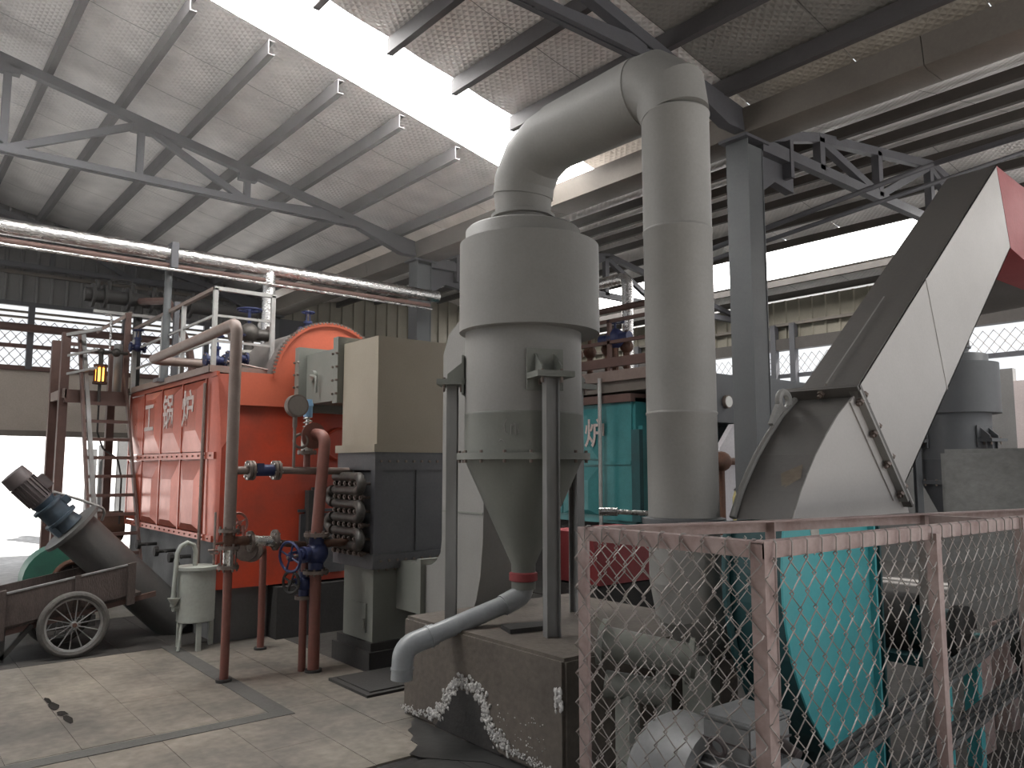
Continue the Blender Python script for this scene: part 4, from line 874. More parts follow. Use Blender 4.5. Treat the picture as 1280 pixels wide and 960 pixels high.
t.part('side_board', cbx(MB(), -.58, .02, 8.40, 8.43, .13, .42), M_wood)
t.part('side_board', cbx(MB(), .03, .46, 8.40, 8.43, .13, .42), M_wood)
t.part('side_board', cbx(MB(), -.60, .48, 9.02, 9.05, .13, .42), M_wood)
t.part('end_board', cbx(MB(), -.63, -.60, 8.42, 9.05, .06, .42), M_wood)
t.part('corner_post', cbx(MB(), -.62, -.55, 8.37, 8.43, .02, .46), M_wood)
t.part('corner_post', cbx(MB(), .46, .53, 8.37, 8.43, .04, .44), M_wood)
t.part('batten', cbx(MB(), 0, .05, 8.385, 8.405, .10, .44), M_wood)
t.part('top_strip', cbx(MB(), -.6, .5, 8.395, 8.435, .42, .435), M_galv)
t.part('chassis_rail', cbx(MB(), -.75, .75, 8.46, 8.50, .04, .09), M_brownsteel)
t.part('chassis_rail', cbx(MB(), -.75, .75, 8.96, 9.0, .04, .09), M_brownsteel)
t.part('axle', MB().cyl((AC.x, 8.3, AC.z), (AC.x, 9.1, AC.z), .02, n=10), M_rust)
t.part('stand_leg', MB().bar((1.05, 8.46, 0.02), (1.05, 8.46, .30), .05, .05).bar((1.05, 8.46, .05), (1.28, 8.46, .32), .05, .04), M_black)
for wy in (AY, 9.08):
    wc = V((AC.x, wy, AC.z))
    wo = t.part('wheel', MB().ring(wc, (0, 1, 0), .268, .034, 40, 10), M_tyre)
    t.part('wheel_rim', MB().lathe(wc, [(.225, -.018), (.242, -.022), (.242, .022), (.225, .018), (.222, 0), (.225, -.018)], 40, (0, 1, 0)), M_galv, parent=wo)
    sp_ = MB()
    for k in range(14): a = 2 * PI * k / 14; sp_.cyl(wc + V((math.cos(a) * .02, (-1) ** k * .02, math.sin(a) * .02)), wc + V((math.cos(a + .12) * .228, 0, math.sin(a + .12) * .228)), .0055, n=5)
    t.part('spokes', sp_.cyl(wc - V((0, .045, 0)), wc + V((0, .045, 0)), .03, n=12), M_galv, parent=wo)

t = Thing('ash_conveyor', 'inclined dark screw conveyor tube with motor and gearbox at its upper end', 'conveyor', (2.7, 9.0, 0))
p0, p1 = V((2.62, 8.98, .18)), V((1.66, 9.0, 1.14)); d = (p1 - p0).normalized()
t.part('tube', MB().cyl(p0 - d * .15, p1, .215, n=36), M_convey, sharp=50)
t.part('end_flange', MB().disc(p1, d, .30, .035, 36), M_convey)
g0 = p1 + d * .03
t.part('gearbox', MB().cyl(g0, g0 + d * .10, .14, .12, n=24).cyl(g0 + d * .10, g0 + d * .30, .13, n=24).disc(g0 + d * .12, d, .165, .03, 24).disc(g0 + d * .29, d, .15, .03, 24).bar(g0 + d * .13 + V((0, 0, -.18)), g0 + d * .26 + V((0, 0, -.18)), .2, .05).bar(g0 + d * .14 + V((0.08, 0, .14)), g0 + d * .22 + V((.08, 0, .14)), .1, .06), M_motorB)
t.part('gear_neck', MB().cyl(g0 + d * .30, g0 + d * .36, .10, .12, n=20), M_motorB)
mo = t.part('motor', MB().cyl(g0 + d * .36, g0 + d * .62, .115, n=24), M_motorD)
fn = MB(); u_, v_ = frame(d)
for k in range(20): a = 2 * PI * k / 20; q = u_ * math.cos(a) + v_ * math.sin(a); fn.bar(g0 + d * .38 + q * .118, g0 + d * .61 + q * .118, .022, .008, d.cross(q))
t.part('cooling_fins', fn, M_motorD, parent=mo)
t.part('fan_cowl', MB().cyl(g0 + d * .62, g0 + d * .74, .128, .118, n=24), M_motorD, parent=mo)
t.part('terminal_box', MB().bar(g0 + d * .42 + V((.10, 0, .10)), g0 + d * .56 + V((.10, 0, .10)), .12, .08, (.7, 0, .7)), M_motorD, parent=mo)
t.part('power_cable', MB().tube(fillet([g0 + d * .40 + V((.12, -.02, .06)), g0 + d * .30 + V((.28, -.02, .05)), g0 + d * .02 + V((.34, 0, .14)), g0 + V((.3, .05, .04))], .08, 5), .014, 8), M_rail)
t.part('discharge_foot', MB().box(2.55, 2.85, 8.85, 9.12, 0, .12), M_black)

t = Thing('condensate_tank', 'small grey cylindrical tank on legs with a hooked pipe beside the conveyor', 'tank', (2.62, 8.05, 0))
tc_ = (2.60, 8.05)
t.part('shell', MB().lathe((*tc_, 0), [(0, .26), (.165, .26), (.175, .27), (.175, .755), (0, .755)], 36), M_tank)
t.part('lid', MB().lathe((*tc_, 0), [(0, .79), (.195, .785), (.195, .755), (.17, .755)], 36), M_tank)
for k in range(3): a = 2 * PI * k / 3 - 1.75; t.part('leg', MB().angle((tc_[0] + .17 * math.cos(a), tc_[1] + .17 * math.sin(a), 0), (tc_[0] + .17 * math.cos(a), tc_[1] + .17 * math.sin(a), .36), (1, 0, 0), (0, 1, 0), .04, .008), M_tank)
hp = [(2.57, 8.03, .78), (2.57, 8.03, .93), (2.55, 8.03, .99), (2.49, 8.03, 1.015), (2.43, 8.03, .985), (2.40, 8.03, .92), (2.375, 8.03, .42)]
t.part('hook_pipe', MB().tube(hp, .022, 10), M_tank)
t.part('funnel', MB().cyl((2.385, 8.03, .50), (2.385, 8.03, .43), .06, .02, n=12).cyl((2.38, 8.03, .40), (2.46, 8.05, .40), .03, n=10), M_tank)
t.part('tap', MB().cyl((2.74, 8.0, .78), (2.74, 8.0, 1.3), .012, n=6).cyl((2.68, 8.0, .93), (2.80, 8.0, .93), .012, n=6).box(2.70, 2.78, 7.98, 8.02, .89, .905), M_pipe2)
t.part('drain_line', MB().tube([(2.46, 8.0, .28), (2.44, 7.98, .12), (2.42, 7.96, 0.01)], .014, 8), M_tank)

t = Thing('blower', 'dark green scroll blower housing behind the hand cart', 'blower', (1.78, 10.05, 0))
bc = V((1.74, 9.85, .52)); pr_ = []
for k in range(33):
    a = 2 * PI * k / 32; R = .36 + .06 * k / 32; pr_.append(bc + V((-R * math.cos(a - .6), 0, R * math.sin(a - .6))))
t.part('scroll', MB().ext(pr_, (0, .3, 0)), M_green)
t.part('inlet_rim', MB().ring(bc + V((.12, -.02, 0)), (0, 1, 0), .2, .03, 28, 8), M_rust)
t.part('inlet_grille', handwheel(MB(), bc + V((.12, -.02, 0)), (0, 1, 0), .19, .012, 6).disc(bc + V((.12, -.01, 0)), (0, 1, 0), .19, .01, 24), M_black)
t.part('base_frame', MB().box(1.4, 2.1, 9.85, 10.2, 0, .12), M_black)
solo('coal_machine', MB().box(2.35, 2.75, 11.6, 12.2, 0, .75).cyl((2.4, 11.9, .95), (2.8, 11.9, .95), .2, n=18).box(2.3, 2.72, 11.55, 11.62, .72, .8), M_rust, 'dark rusty grate drive machine seen through the ladder rungs', 'machine')

# ================================================================== INDUCED DRAUGHT FAN + INCLINED FLUE
FY0, FY1 = 2.25, 2.58
t = Thing('draught_fan', 'teal painted fan casing with a curved edge behind the wire guard', 'fan', (4.1, 2.4, 0))
curve = [(3.62, 1.46), (3.60, 1.35), (3.585, 1.20), (3.59, 1.05), (3.615, .92), (3.65, .78), (3.71, .645), (3.79, .50), (3.90, .36), (4.06, .22), (4.25, .10), (4.42, .04)]
plate = curve + [(4.46, .04), (4.52, 1.46)]
t.part('side_plate', MB().ext([(x, FY0, z) for x, z in plate], (0, .012, 0)), M_teal)
wr_ = MB()
for (xa, za), (xb, zb) in zip(curve[:-1], curve[1:]): wr_.add([(xa + .01, FY0 + .012, za), (xb + .01, FY0 + .012, zb), (xb + .01, FY1, zb), (xa + .01, FY1, za)], [(0, 1, 2, 3)])
t.part('scroll_wrapper', wr_, M_tealD, sharp=50)
t.part('back_plate', MB().ext([(x, FY1, z) for x, z in plate], (0, .012, 0)), M_tealD)
t.part('rim_angle', MB().tube([(x - .012, FY1 + .0, z) for x, z in curve], .022, 6), M_tealD)
t.part('split_flange', MB().box(4.47, 4.49, FY0 - .035, FY1, .06, 1.45), M_teal)
t.part('split_flange', MB().box(4.53, 4.55, FY0 - .035, FY1, .06, 1.45), M_tealD)
t.part('paint_chip', MB().ext([(3.86, FY0 - .003, 1.42), (3.94, FY0 - .003, 1.44), (3.95, FY0 - .003, 1.33), (3.89, FY0 - .003, 1.29)], (0, .004, 0)), M_hub)
t = Thing('bearing_housing', 'teal shaft bearing housing on a pedestal beside the fan casing', 'bearing', (5.0, 2.1, 0))
t.part('housing', MB().cyl((4.98, 2.0, .80), (4.98, 2.5, .80), .12, n=24), M_tealD)
t.part('end_cap', MB().cyl((4.98, 1.95, .80), (4.98, 2.01, .80), .15, n=24), M_black)
t.part('shaft', MB().cyl((5.2, 1.60, .775), (5.2, 2.1, .775), .03, n=12).cyl((4.98, 1.8, .8), (4.98, 2.0, .8), .03, n=12), M_chrome)
t.part('top_guard', MB().lathe((4.98, 2.2, .80), [(.19, 0), (.19, .3)], 20, (0, 1, 0)), M_black)
t.part('pedestal_plate', MB().box(4.72, 5.25, 1.95, 2.5, .62, .67), M_tealD)
for x in (4.76, 5.18): t.part('pedestal_leg', MB().box(x - .03, x + .03, 1.97, 2.05, 0, .62), M_teal)
t.part('pedestal_web', MB().box(4.84, 5.1, 2.1, 2.12, 0, .62), M_gdust2)
t = Thing('belt_drive', 'set of long black drive belts running up to a pulley with a pale hub', 'belt drive', (4.0, 1.7, .3))
def belt_loop(y_, c0, r0, c1, r1):
    c0, c1 = V(c0), V(c1); dd = c1 - c0; L = dd.length; ang = math.atan2(dd.z, dd.x); off = math.asin((r1 - r0) / L); pts = []
    for k in range(13): a = ang + PI / 2 + off + (PI - 2 * off) * k / 12; pts.append(c0 + V((math.cos(a) * r0, 0, math.sin(a) * r0)))
    for k in range(13): a = ang - PI / 2 - off + (PI + 2 * off) * k / 12; pts.append(c1 + V((math.cos(a) * r1, 0, math.sin(a) * r1)))
    return [V((p.x, y_, p.z)) for p in pts]
for k in range(4): t.part('drive_belt', MB().tube(belt_loop(1.64 + k * .032, (2.8, 0, .45), .115, (5.2, 0, .775), .165), .0125, 6, closed=True), M_belt)
t.part('motor_pulley', MB().lathe((2.8, 1.615, .45), [(0, 0), (.115, 0), (.115, .14), (0, .14)], 28, (0, 1, 0)), M_black)
p_ = t.part('fan_pulley', MB().lathe((5.2, 1.615, .775), [(.1, 0), (.165, 0), (.165, .14), (.1, .14)], 32, (0, 1, 0)), M_black)
t.part('pulley_hub', MB().lathe((5.2, 1.595, .775), [(0.03, 0), (.095, 0), (.11, .03), (.11, .16), (.03, .16)], 28, (0, 1, 0)).bolts((5.2, 1.59, .775), (0, 1, 0), .07, 6, .012, .02), M_hub, parent=p_)
t = Thing('electric_motor', 'big silver grey finned electric motor with a square terminal box inside the cage', 'motor', (2.8, 2.05, 0))
t.part('fan_cowl', MB().lathe((2.8, 2.06, .42), [(.225, 0), (.27, .02), (.275, .25), (.24, .32), (0, .33)], 44, (0, 1, 0)), M_motorG, sharp=40)
mb_ = t.part('stator', MB().cyl((2.8, 1.76, .42), (2.8, 2.16, .42), .195, n=36), M_motorG)
fn = MB()
for k in range(30):
    a = 2 * PI * k / 30; q = V((math.cos(a), 0, math.sin(a)))
    fn.bar(V((2.8, 1.80, .42)) + q * .205, V((2.8, 2.12, .42)) + q * .205, .03, .008, q.cross(V((0, 1, 0))))
t.part('cooling_fins', fn, M_motorG, parent=mb_)
t.part('end_shield', MB().lathe((2.8, 1.72, .42), [(.05, 0), (.15, 0), (.22, .03), (.22, .06)], 36, (0, 1, 0)), M_motorG)
tx = t.part('terminal_box', MB().box(2.70, 2.98, 1.86, 2.08, .60, .745).box(2.69, 2.99, 1.85, 2.09, .745, .765), M_motorG, bevel=.008)
t.part('box_lid_seam', MB().box(2.696, 2.984, 1.856, 2.084, .665, .672), M_motorD, parent=tx)
t.part('cable_gland', MB().cyl((2.9, 1.88, .66), (2.9, 1.78, .62), .03, n=12), M_motorD, parent=tx)
t.part('lifting_eye', MB().ring((2.66, 1.98, .66), (1, 0, .3), .035, .01, 16, 6), M_motorD)
t.part('rating_plate', MB().bar((2.605, 1.88, .48), (2.605, 2.04, .48), .006, .1), M_hub)
t.part('foot', MB().box(2.55, 3.05, 1.78, 1.86, .08, .25).box(2.55, 3.05, 2.06, 2.14, .08, .25), M_motorG)
t.part('slide_base', MB().box(2.48, 3.12, 1.72, 2.20, 0, .09), M_rust)
t = Thing('flanged_pipe_stub', 'grey flanged pipe stub on a stand between the wire guard and the downpipe', 'pipe', (3.3, 2.85, 0))
t.part('pipe', MB().cyl((3.12, 3.08, .82), (3.42, 2.66, .74), .085, n=24), M_gdust2)
for q in ((3.13, 3.06, .817), (3.40, 2.69, .745)): t.part('flange', MB().disc(q, (.3, -.42, -.08), .12, .025, 24), M_gdust2)
t.part('lower_pipe', MB().cyl((3.14, 3.05, .60), (3.34, 2.78, .57), .07, n=20), M_gdust2)
t.part('stand', MB().box(3.16, 3.24, 2.9, 3.0, 0, .56).box(3.28, 3.33, 2.76, 2.82, 0, .7), M_gdust2)

t = Thing('fan_outlet_flare', 'tapered pale flare with dark curved flank rising out of the fan casing', 'duct', (4.3, 2.42, 1.46))
lf = [(3.70, 1.47), (3.735, 1.53), (3.79, 1.62), (3.86, 1.71), (3.95, 1.815), (4.06, 1.92), (4.20, 2.04), (4.37, 2.15)]
face = lf + [(4.93, 1.66), (5.0, 1.47)]
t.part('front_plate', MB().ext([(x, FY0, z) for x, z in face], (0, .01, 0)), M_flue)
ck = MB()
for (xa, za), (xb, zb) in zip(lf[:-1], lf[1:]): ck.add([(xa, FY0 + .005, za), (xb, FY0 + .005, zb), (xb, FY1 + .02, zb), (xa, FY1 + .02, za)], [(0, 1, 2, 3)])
t.part('curved_flank', ck, M_flueD, sharp=50)  # shade of this side put into the darker flue colour
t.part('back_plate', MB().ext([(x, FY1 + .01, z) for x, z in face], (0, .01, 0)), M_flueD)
t.part('outer_flank', MB().add([(4.93, FY0, 1.66), (5.0, FY0, 1.47), (5.0, FY1, 1.47), (4.93, FY1, 1.66)], [(0, 1, 2, 3)]), M_flueD)
t.part('edge_bead', MB().tube([(x - .012, FY1 + .025, z + .004) for x, z in lf], .02, 8), M_gdust)
t.part('torn_label', MB().add([(3.80, FY0 + .12, 1.632), (3.84, FY0 + .03, 1.69), (3.90, FY0 + .05, 1.765), (3.86, FY0 + .16, 1.714)], [(0, 1, 2, 3)]), M_card)
# flange pair, square to the flue axis
ax = V((.77, 0, .638)).normalized(); nx = V((.638, 0, -.77)); Fc = V((4.70, 2.42, 1.94))
def onf(s_, y_, h): return V((4.39, 0, 2.175)) + nx * s_ + ax * h + V((0, y_, 0))
def slabf(mb, s0, s1, y0, y1, h0, h1):
    P = [onf(s_, y_, h) for h in (h0, h1) for s_, y_ in ((s0, y0), (s1, y0), (s1, y1), (s0, y1))]
    return mb.add(P, [(0, 3, 2, 1), (4, 5, 6, 7), (0, 1, 5, 4), (1, 2, 6, 5), (2, 3, 7, 6), (3, 0, 4, 7)])
t.part('mouth_flange', slabf(MB(), -.03, .80, FY0 - .055, FY0 - .04 + .05, -.03, -.012), M_gdust)
t.part('mouth_flange', slabf(MB(), -.06, -.045 + .06, FY0 - .05, FY1 + .06, -.03, -.012), M_flueD)
t.part('mouth_rim', slabf(MB(), .0, .74, FY0 - .01, FY0 + .0, -.09, -.03), M_flue)
for s_ in (.04, .27, .50, .73): t.part('bolt', MB().cyl(onf(s_, FY0 - .035, -.07), onf(s_, FY0 - .035, .05), .011, n=8).cyl(onf(s_, FY0 - .035, -.05), onf(s_, FY0 - .035, -.028), .022, n=6).cyl(onf(s_, FY0 - .035, .02), onf(s_, FY0 - .035, .04), .022, n=6), M_flange)
t.part('bolt', MB().cyl(onf(-.03, FY0 + .18, -.07), onf(-.03, FY0 + .18, .05), .011, n=8).cyl(onf(-.03, FY0 + .18, -.05), onf(-.03, FY0 + .18, -.03), .022, n=6), M_flange)
lug = MB().ring((4.24, FY1 + .03, 2.14), (0, 1, 0), .055, .022, 20, 8).bar((4.2, FY1 + .03, 2.10), (4.12, FY1 + .03, 1.98), .03, .08)
t.part('lifting_lug', lug, M_rail)
t = Thing('inclined_flue', 'long square inclined flue with dark sooty top side climbing towards the roof', 'duct', (5.6, 2.42, 1.9))
A0, A1 = onf(.0, 0, .015), onf(.78, 0, .015)
UT, UB = V((6.83, 0, 4.14)), V((7.02, 0, 3.50))
def q4(mb, a, b, c, d_): return mb.add([a, b, c, d_], [(0, 1, 2, 3)])
Y0, Y1 = V((0, FY0 + .0, 0)), V((0, FY1 + .03, 0))
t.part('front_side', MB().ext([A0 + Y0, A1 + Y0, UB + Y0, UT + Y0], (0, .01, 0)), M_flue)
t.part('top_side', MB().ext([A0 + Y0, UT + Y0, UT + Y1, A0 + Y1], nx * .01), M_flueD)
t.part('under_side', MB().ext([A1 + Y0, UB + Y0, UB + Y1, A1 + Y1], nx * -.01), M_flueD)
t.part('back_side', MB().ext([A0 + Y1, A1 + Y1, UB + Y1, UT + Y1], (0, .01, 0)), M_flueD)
t.part('seam_strip', MB().bar(A0 + Y0 + V((.05, .2, .06)) - nx * .006, A0 + Y0 + ax * 1.1 + V((.0, .2, 0)) - nx * .006, .008, .004, nx), M_gdust)
t.part('seam_strip', MB().bar(A0.lerp(UT, .42) + V((0, FY0 - .002, 0)), A1.lerp(UB, .36) + V((0, FY0 - .002, 0)), .012, .004, (0, 1, 0)), M_flue)
t.part('mouth_flange', slabf(MB(), -.05, .86, FY0 - .055, FY0 + .01, -.010, .008), M_flueD)
t.part('mouth_flange', slabf(MB(), -.06, .0, FY0 - .05, FY1 + .08, -.010, .008), M_flueD)
t.part('outer_flange', slabf(MB(), .1, .86, FY0 - .05, FY0 - .03, .012, .03), M_flue)
t = Thing('red_flue_bend', 'red painted flue bend at the upper end of the inclined flue', 'duct', (7.3, 2.42, 3.5))
t.part('bend', MB().ext([(6.84, FY0, 4.14), (7.03, FY0, 3.50), (7.5, FY0, 3.42), (8.6, FY0, 3.42), (8.6, FY0, 4.10), (7.35, FY0, 4.10)], (0, .36, 0)), M_red)

# ================================================================== WIRE GUARD CAGE
CN, CL, CB, CF = V((2.334, 1.529, 0)), V((2.348, 2.432, 0)), V((3.31, 2.16, 0)), V((5.6, 1.44, 0))
CB2 = V((5.5, 1.76, 0)); CM = V((3.515, 1.474, 0)); TZ = 1.5
t = Thing('wire_guard_cage', 'faded red angle iron cage covered in chain link around the motor and belts', 'cage', (3.2, 1.9, 0))
t.part('post', MB().angle(CN, CN + V((0, 0, TZ)), (1, 0, 0), (0, 1, 0), .055, .007), M_cage)
t.part('post', MB().angle(CL, CL + V((0, 0, TZ)), (1, -.15, 0), (0, -1, 0), .055, .007), M_cage)
t.part('post', MB().angle(CM, CM + V((0, 0, TZ - .03)), (1, 0, 0), (0, 1, 0), .045, .007), M_cage)
t.part('post', MB().angle(CB, CB + V((0, 0, TZ)), (1, -.25, 0), (0, -1, 0), .05, .007), M_cage)
t.part('post', MB().angle((4.46, 1.455, 0), (4.46, 1.455, TZ), (1, 0, 0), (0, 1, 0), .045, .007), M_cage)
t.part('post', MB().angle((4.45, 1.92, 0), (4.45, 1.92, TZ), (1, 0, 0), (0, 1, 0), .05, .007), M_cage)
up_ = V((0, 0, TZ))
t.part('top_rail', MB().angle(CN + up_, CL + up_, (1, 0, 0), (0, 0, -1), .055, .007), M_cage)
t.part('top_rail', MB().angle(CN + up_, CF + up_, (0, 1, 0), (0, 0, -1), .055, .007), M_cage)
t.part('top_rail', MB().angle(CL + up_, CB + up_, (-.2, -1, 0), (0, 0, -1), .055, .007), M_cage)
t.part('top_rail', MB().angle(CB + up_, CB2 + up_, (-.2, -1, 0), (0, 0, -1), .055, .007), M_cage)
t.part('cross_bar', MB().angle((3.3, 1.49, TZ), CB + up_, (1, 0, 0), (0, 0, -1), .05, .007) if False else MB().angle((4.46, 1.46, TZ - .01), (4.45, 1.9, TZ - .01), (1, 0, 0), (0, 0, -1), .05, .007), M_cage)
mb = MB(); wl_ = CF - CN
chain(mb, CN + V((-.01, -.012, .22)), wl_, (0, 0, 1), wl_.length, 1.27, .094, .0025, .006)
t.part('wire_mesh', mb, M_wire, kind='stuff')
mb = MB(); chain(mb, CL + V((-.012, .0, .2)), CN - CL, (0, 0, 1), (CN - CL).length, 1.29, .094, .0025, .006)
t.part('wire_mesh', mb, M_wire, kind='stuff')
mb = MB(); chain(mb, CL + V((0, .012, .2)), CB - CL, (0, 0, 1), (CB - CL).length, 1.27, .094, .0025, .006)
t.part('wire_mesh', mb, M_wire, kind='stuff')
hk = MB()
def hooks(a, b, n_, out):
    for k in range(n_):
        p = a.lerp(b, (k + .5) / n_) + V((0, 0, TZ)); o_ = V(out) * .012
        hk.tube([p + o_ + V((0, 0, -.06)), p + o_ + V((.004, 0, -.005)), p + V((.01, 0, .006)), p - o_ * .6 + V((.02, 0, .004))], .003, 5)
hooks(CN, CF, 35, (0, -1, 0)); hooks(CL, CN, 9, (-1, 0, 0))
t.part('wire_hooks', hk, M_wire, kind='stuff')
t.part('corner_plate', MB().box(2.33, 2.395, 1.525, 1.59, TZ - .004, TZ + .002), M_cage)
t.part('bottom_rail', MB().angle(CN + V((0, 0, .22)), CF + V((0, 0, .22)), (0, 1, 0), (0, 0, 1), .045, .007), M_cage)
t.part('bottom_rail', MB().angle(CN + V((0, 0, .2)), CL + V((0, 0, .2)), (1, 0, 0), (0, 0, 1), .045, .007), M_cage)
for i, (x, y_, w_, z1_, m_, lb) in enumerate(((5.5, 2.1, .16, .62, M_cage, 'short pinkish steel post under the upper end of the drive belts'), (5.9, 1.95, .10, .66, M_galv, 'grey steel post beside the pinkish posts under the belts'), (6.1, 2.15, .2, .70, M_cage, 'broad pinkish steel post behind the grey one under the belts'))):
    solo('support_post', MB().box(x - w_ / 2, x + w_ / 2, y_ - .05, y_ + .05, 0, z1_), m_, lb, 'post')
solo('angle_upright', MB().angle((4.95, 2.75, 0), (4.95, 2.75, 1.46), (1, 0, 0), (0, -1, 0), .1, .01), M_cage, 'pinkish angle iron upright behind the bearing housing', 'post')

# ================================================================== RIGHT BACKGROUND
blk2 = solo('concrete_block', MB().box(6.2, 7.6, .6, 2.55, 0, 1.88), M_blockG, 'pale grey rendered concrete block beyond the drive belts', 'plinth', bevel=.03)
dbx = solo('mortar_patch', MB().ext([(6.192, 2.0, 1.42), (6.192, 1.75, 1.55), (6.192, 1.3, 1.6), (6.192, 1.3, 1.38), (6.192, 1.9, 1.36)], (.012, 0, 0)), M_crust, 'whitish rough mortar smear on the pale grey block', 'mortar')
cyclone('dark grey dust cyclone standing behind the inclined flue', (11.0, 4.3), -.27, (M_cyc2, M_cyc2, M_cyc2, M_cyc2), 0)
solo('cyclone_outlet', MB().tube(fillet([(11.0, 4.3, 3.315), (11.0, 4.3, 3.9), (11.0, 2.2, 4.0)], .35, 4), .22, 28), M_flueD, 'dark round outlet pipe bending off the dark cyclone', 'duct')
solo('green_pipe', MB().tube(fillet([(9.3, 2.55, 3.3), (9.6, 2.3, 3.75), (9.8, .6, 3.9)], .2, 4), .11, 20), M_greenpipe, 'green painted pipe at the edge of the view below the red flue bend', 'pipe')
solo('flue_box', MB().box(9.0, 10.8, 6.8, 7.5, 2.38, 3.08).box(10.8, 12.7, 6.9, 7.5, 2.38, 3.12), M_econ if False else M_cyc2, 'dark grey flue box above the teal boiler front', 'duct')
solo('flue_box', MB().box(10.3, 12.7, 6.7, 7.5, 0, 2.38), M_cyc2, 'dark grey casing standing beyond the free standing column', 'casing')
solo('tan_panel', MB().box(11.55, 12.7, 6.64, 6.69, 2.4, 3.1), M_gbeige, 'tan panel on the dark casing beside the inclined flue', 'panel')
t = Thing('wall_gauge', 'small round white gauge on the dark flue box behind the column', 'gauge', (9.54, 6.74, 2.6))
t.part('case', MB().disc((9.54, 6.77, 2.68), (0, 1, 0), .095, .05, 24), M_flange)
t.part('dial_face', MB().disc((9.54, 6.742, 2.68), (0, 1, 0), .08, .006, 24), M_dial)
solo('white_panel', MB().ext([(8.45, 6.3, 0), (10.05, 6.3, 0), (10.05, 6.3, 2.32), (9.0, 6.3, 2.32), (8.45, 6.3, 1.75)], (0, .08, 0)), M_white, 'whitish slant cornered panel behind the free standing column', 'panel')
t = Thing('brown_cross_pipe', 'dark cross pipe with valve bodies passing behind the free standing column', 'pipe', (8.6, 6.15, 0))
t.part('pipe', MB().cyl((8.1, 6.15, 1.82), (10.6, 6.15, 1.82), .045, n=12), M_rust)
for x in (8.5, 9.85, 10.15): t.part('valve_body', MB().blob((x, 6.15, 1.82), .13, 14, 8), M_rust if x < 9 else M_black)
t.part('gauge_stem', MB().cyl((10.05, 6.12, 1.82), (10.05, 6.12, 2.35), .03, n=10).ring((10.02, 6.1, 2.0), (.5, 1, 0), .08, .02, 18, 6), M_chrome)
t.part('gauge_case', MB().disc((10.05, 6.1, 2.45), (.4, 1, 0), .17, .06, 22), M_black)
t.part('pipe_stand', MB().cyl((8.5, 6.15, 0), (8.5, 6.15, 1.8), .04, n=10), M_rust)
t = Thing('gas_cylinder', 'yellow gas cylinder standing behind the free standing column', 'cylinder', (7.31, 5.0, 0))
t.part('shell', MB().lathe((7.31, 5.0, 0), [(0, 0), (.125, 0), (.13, .03), (.13, 1.42), (.10, 1.52), (.04, 1.58), (0, 1.58)], 32), M_yellow)
t.part('neck_cap', MB().lathe((7.31, 5.0, 0), [(.12, 1.5), (.05, 1.58), (.05, 1.64), (0, 1.64)], 20), M_black)
t.part('cylinder_valve', MB().cyl((7.31, 5.0, 1.62), (7.31, 5.0, 1.8), .025, n=10).cyl((7.31, 5.0, 1.7), (7.22, 5.02, 1.7), .02, n=8).cyl((7.31, 5.0, 1.8), (7.31, 5.0, 1.83), .05, n=12), M_black)

# second boiler
X2 = 8.8
t = Thing('boiler', 'teal boiler casing with pressed panels seen between cyclone and downpipe', 'boiler', (10.0, 9.5, 0))
t.part('casing', MB().box(X2 + .04, 11.2, 7.9, 12.4, .9, 2.78), M_tealB)
t.part('foundation', MB().box(X2 + .15, 11.1, 7.8, 12.4, 0, .92), M_black)
yb2 = [8.62, 9.45, 10.3, 11.2]
for a, b in zip(yb2[:-1], yb2[1:]):
    p = t.part('side_panel', creased(a, b, 1.86, 2.66, M_tealB, X2, dep=.03), M_tealB, sharp=4)
    t.part('side_panel', creased(a, b, 1.0, 1.76, M_tealB, X2, False, dep=.03), M_tealB, sharp=4)
    if a == 8.62: lettering(p, '炉', .46, (X2 - .034, 8.68 - .0, 2.24), t.loc)
t.part('end_panel', MB().box(X2, X2 + .05, 7.95, 8.6, .95, 2.72), M_tealB)
t.part('waist_strip', MB().box(X2 - .02, X2 + .02, 7.95, 11.2, 1.78, 1.84), M_tealB)
t.part('recess_shade_strip', MB().box(X2 - .02, X2 + .06, 7.78, 7.94, .95, 2.3), M_tealD)  # raised strip, a recess's darkness put into its colour
t.part('front_plate', MB().box(X2 + .1, 11.2, 7.82, 7.9, .6, 2.36), M_tealB)
t.part('maroon_sill', MB().box(X2 - .06, X2 + .3, 7.9, 12.4, 2.72, 2.84), M_brownsteel)
t = Thing('boiler_deck', 'dusty brown deck with ragged edge and pipe rails above the teal boiler', 'platform', (9.0, 9.8, 2.84))
t.part('deck_slab', MB().box(X2 - .05, 11.2, 7.6, 12.4, 2.88, 3.04), M_gutter)
t.part('edge_channel', MB().box(X2 - .12, X2 - .04, 7.4, 12.4, 3.04, 3.2), M_pipe2)
t.part('edge_channel', MB().box(X2 - .12, X2 - .04, 7.2, 12.4, 3.26, 3.40), M_brownsteel)
for z in (3.62, 3.95): t.part('rail', MB().box(X2 - .1, X2 - .04, 7.2, 12.4, z, z + .05), M_brownsteel)
for y_ in (7.4, 8.3, 9.2, 10.1, 11.0): t.part('rail_post', MB().box(X2 - .1, X2 - .05, y_ - .03, y_ + .03, 3.2, 4.0), M_brownsteel)
t.part('rail', MB().cyl((X2 + .3, 7.3, 4.25), (X2 + .3, 12.4, 4.25), .05, n=10), M_brownsteel)
t.part('upright_pipe', MB().cyl((X2 - .15, 8.45, 0.5), (X2 - .15, 8.45, 3.1), .03, n=8), M_rail)
for y_ in (8.2, 9.0, 9.3, 8.6): t.part('valve', MB().cyl((X2 + .2, y_, 3.04), (X2 + .2, y_, 3.5), .05, n=8).blob((X2 + .2, y_, 3.6), .11, 10, 6).cyl((X2 + .2, y_, 3.6), (X2 + .2, y_, 3.85), .03, n=6), M_rust)
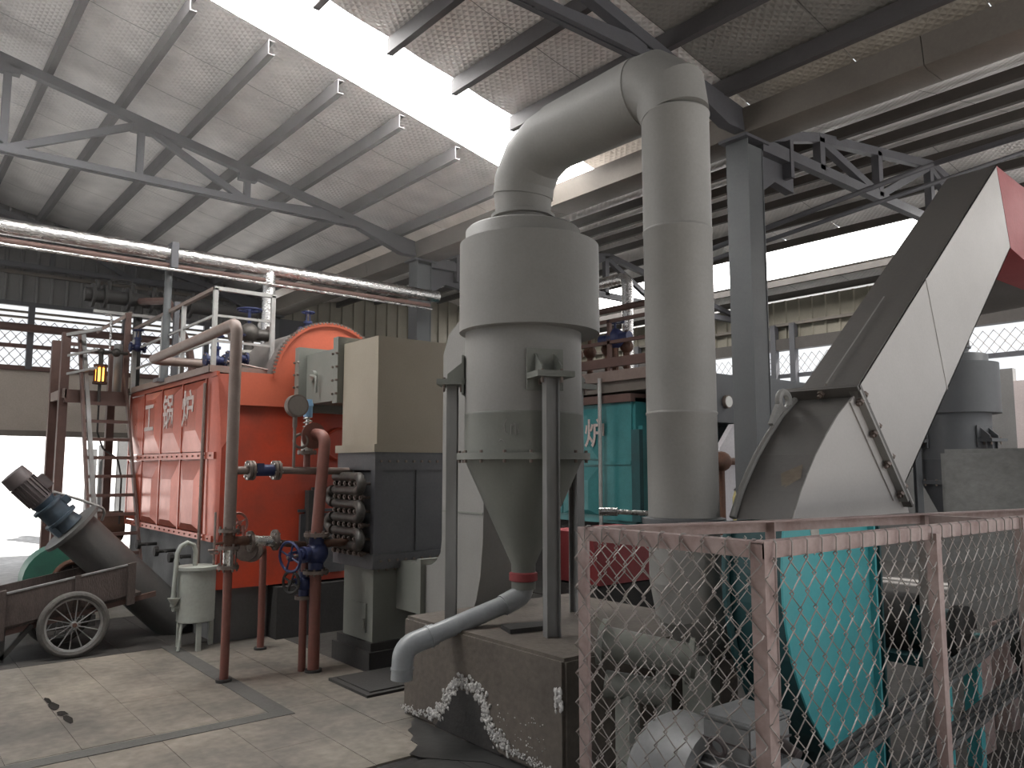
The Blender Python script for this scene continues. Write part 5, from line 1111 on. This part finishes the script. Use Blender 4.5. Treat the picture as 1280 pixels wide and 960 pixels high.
t = Thing('blue_valve', 'blue valve among the brown pipes above the teal boiler', 'valve', (X2 + .1, 8.35, 3.3))
t.part('body', MB().blob((X2 + .05, 8.3, 3.72), .16, 12, 8).cyl((X2 + .05, 8.0, 3.72), (X2 + .05, 8.6, 3.72), .08, n=12), M_blue)
t.part('handwheel', handwheel(MB().cyl((X2 + .05, 8.3, 3.72), (X2 + .05, 8.3, 4.0), .02, n=6), (X2 + .05, 8.3, 3.98), (0, 0, 1), .14, .014), M_blue)
t.part('stand_pipe', MB().cyl((X2 + .05, 8.3, 3.04), (X2 + .05, 8.3, 3.7), .05, n=10), M_rust)
solo('insulated_bend', MB().tube(fillet([(X2 + .4, 8.35, 3.04), (X2 + .4, 8.35, 4.75), (X2 + .4, 9.4, 4.75)], .12, 4), .09, 16), M_alu, 'aluminium jacketed pipe bend rising above the teal boiler', 'pipe')
t = Thing('red_hopper', 'dull red hopper on a dark wheeled base behind the wire guard', 'hopper', (5.9, 5.7, 0))
t.part('bin', MB().ext([(5.5, 5.4, .62), (6.4, 5.4, .62), (6.5, 5.4, 1.12), (5.4, 5.4, 1.12)], (0, .7, 0)), M_red)
t.part('base', MB().box(5.5, 6.4, 5.45, 6.05, .15, .6), M_black)
t.part('wheel', MB().ring((5.35, 5.6, .22), (1, 0, 0), .16, .05, 22, 8).disc((5.35, 5.6, .22), (1, 0, 0), .14, .04, 16), M_tyre)
t.part('wheel', MB().ring((5.35, 6.0, .22), (1, 0, 0), .16, .05, 22, 8).disc((5.35, 6.0, .22), (1, 0, 0), .14, .04, 16), M_tyre)
solo('slag_bin', MB().box(6.6, 7.5, 5.2, 6.0, 0, .85).box(6.55, 7.55, 5.15, 6.05, .85, .9), M_rust, 'rusty open slag bin in the dark behind the downpipe foot', 'bin')
solo('blue_motor', MB().cyl((6.0, 4.6, .98), (6.35, 4.4, .98), .14, n=20).box(6.0, 6.4, 4.3, 4.75, 0, .84), M_motorB, 'small blue motor on a dark stand behind the downpipe', 'motor')

# steam haze hanging in the shed (thin scattering air)
hz = bpy.data.materials.new('steam_haze'); hz.use_nodes = True; nt = hz.node_tree; nt.nodes.clear()
vo = nt.nodes.new('ShaderNodeVolumeScatter'); vo.inputs['Density'].default_value = 0.010; vo.inputs['Anisotropy'].default_value = 0.45; vo.inputs['Color'].default_value = (1, .98, .96, 1)
ou = nt.nodes.new('ShaderNodeOutputMaterial'); nt.links.new(vo.outputs[0], ou.inputs['Volume'])
hb = MB().ext([(-4.2, 4.7, 3.7), (6.3, 4.7, 3.7), (6.3, 4.7, 5.25), (-4.2, 4.7, 7.5)], (0, 11.4, 0))
hm = solo('haze', hb, hz, 'thin steamy haze filling the boiler shed under the roof', 'haze', kind='stuff')
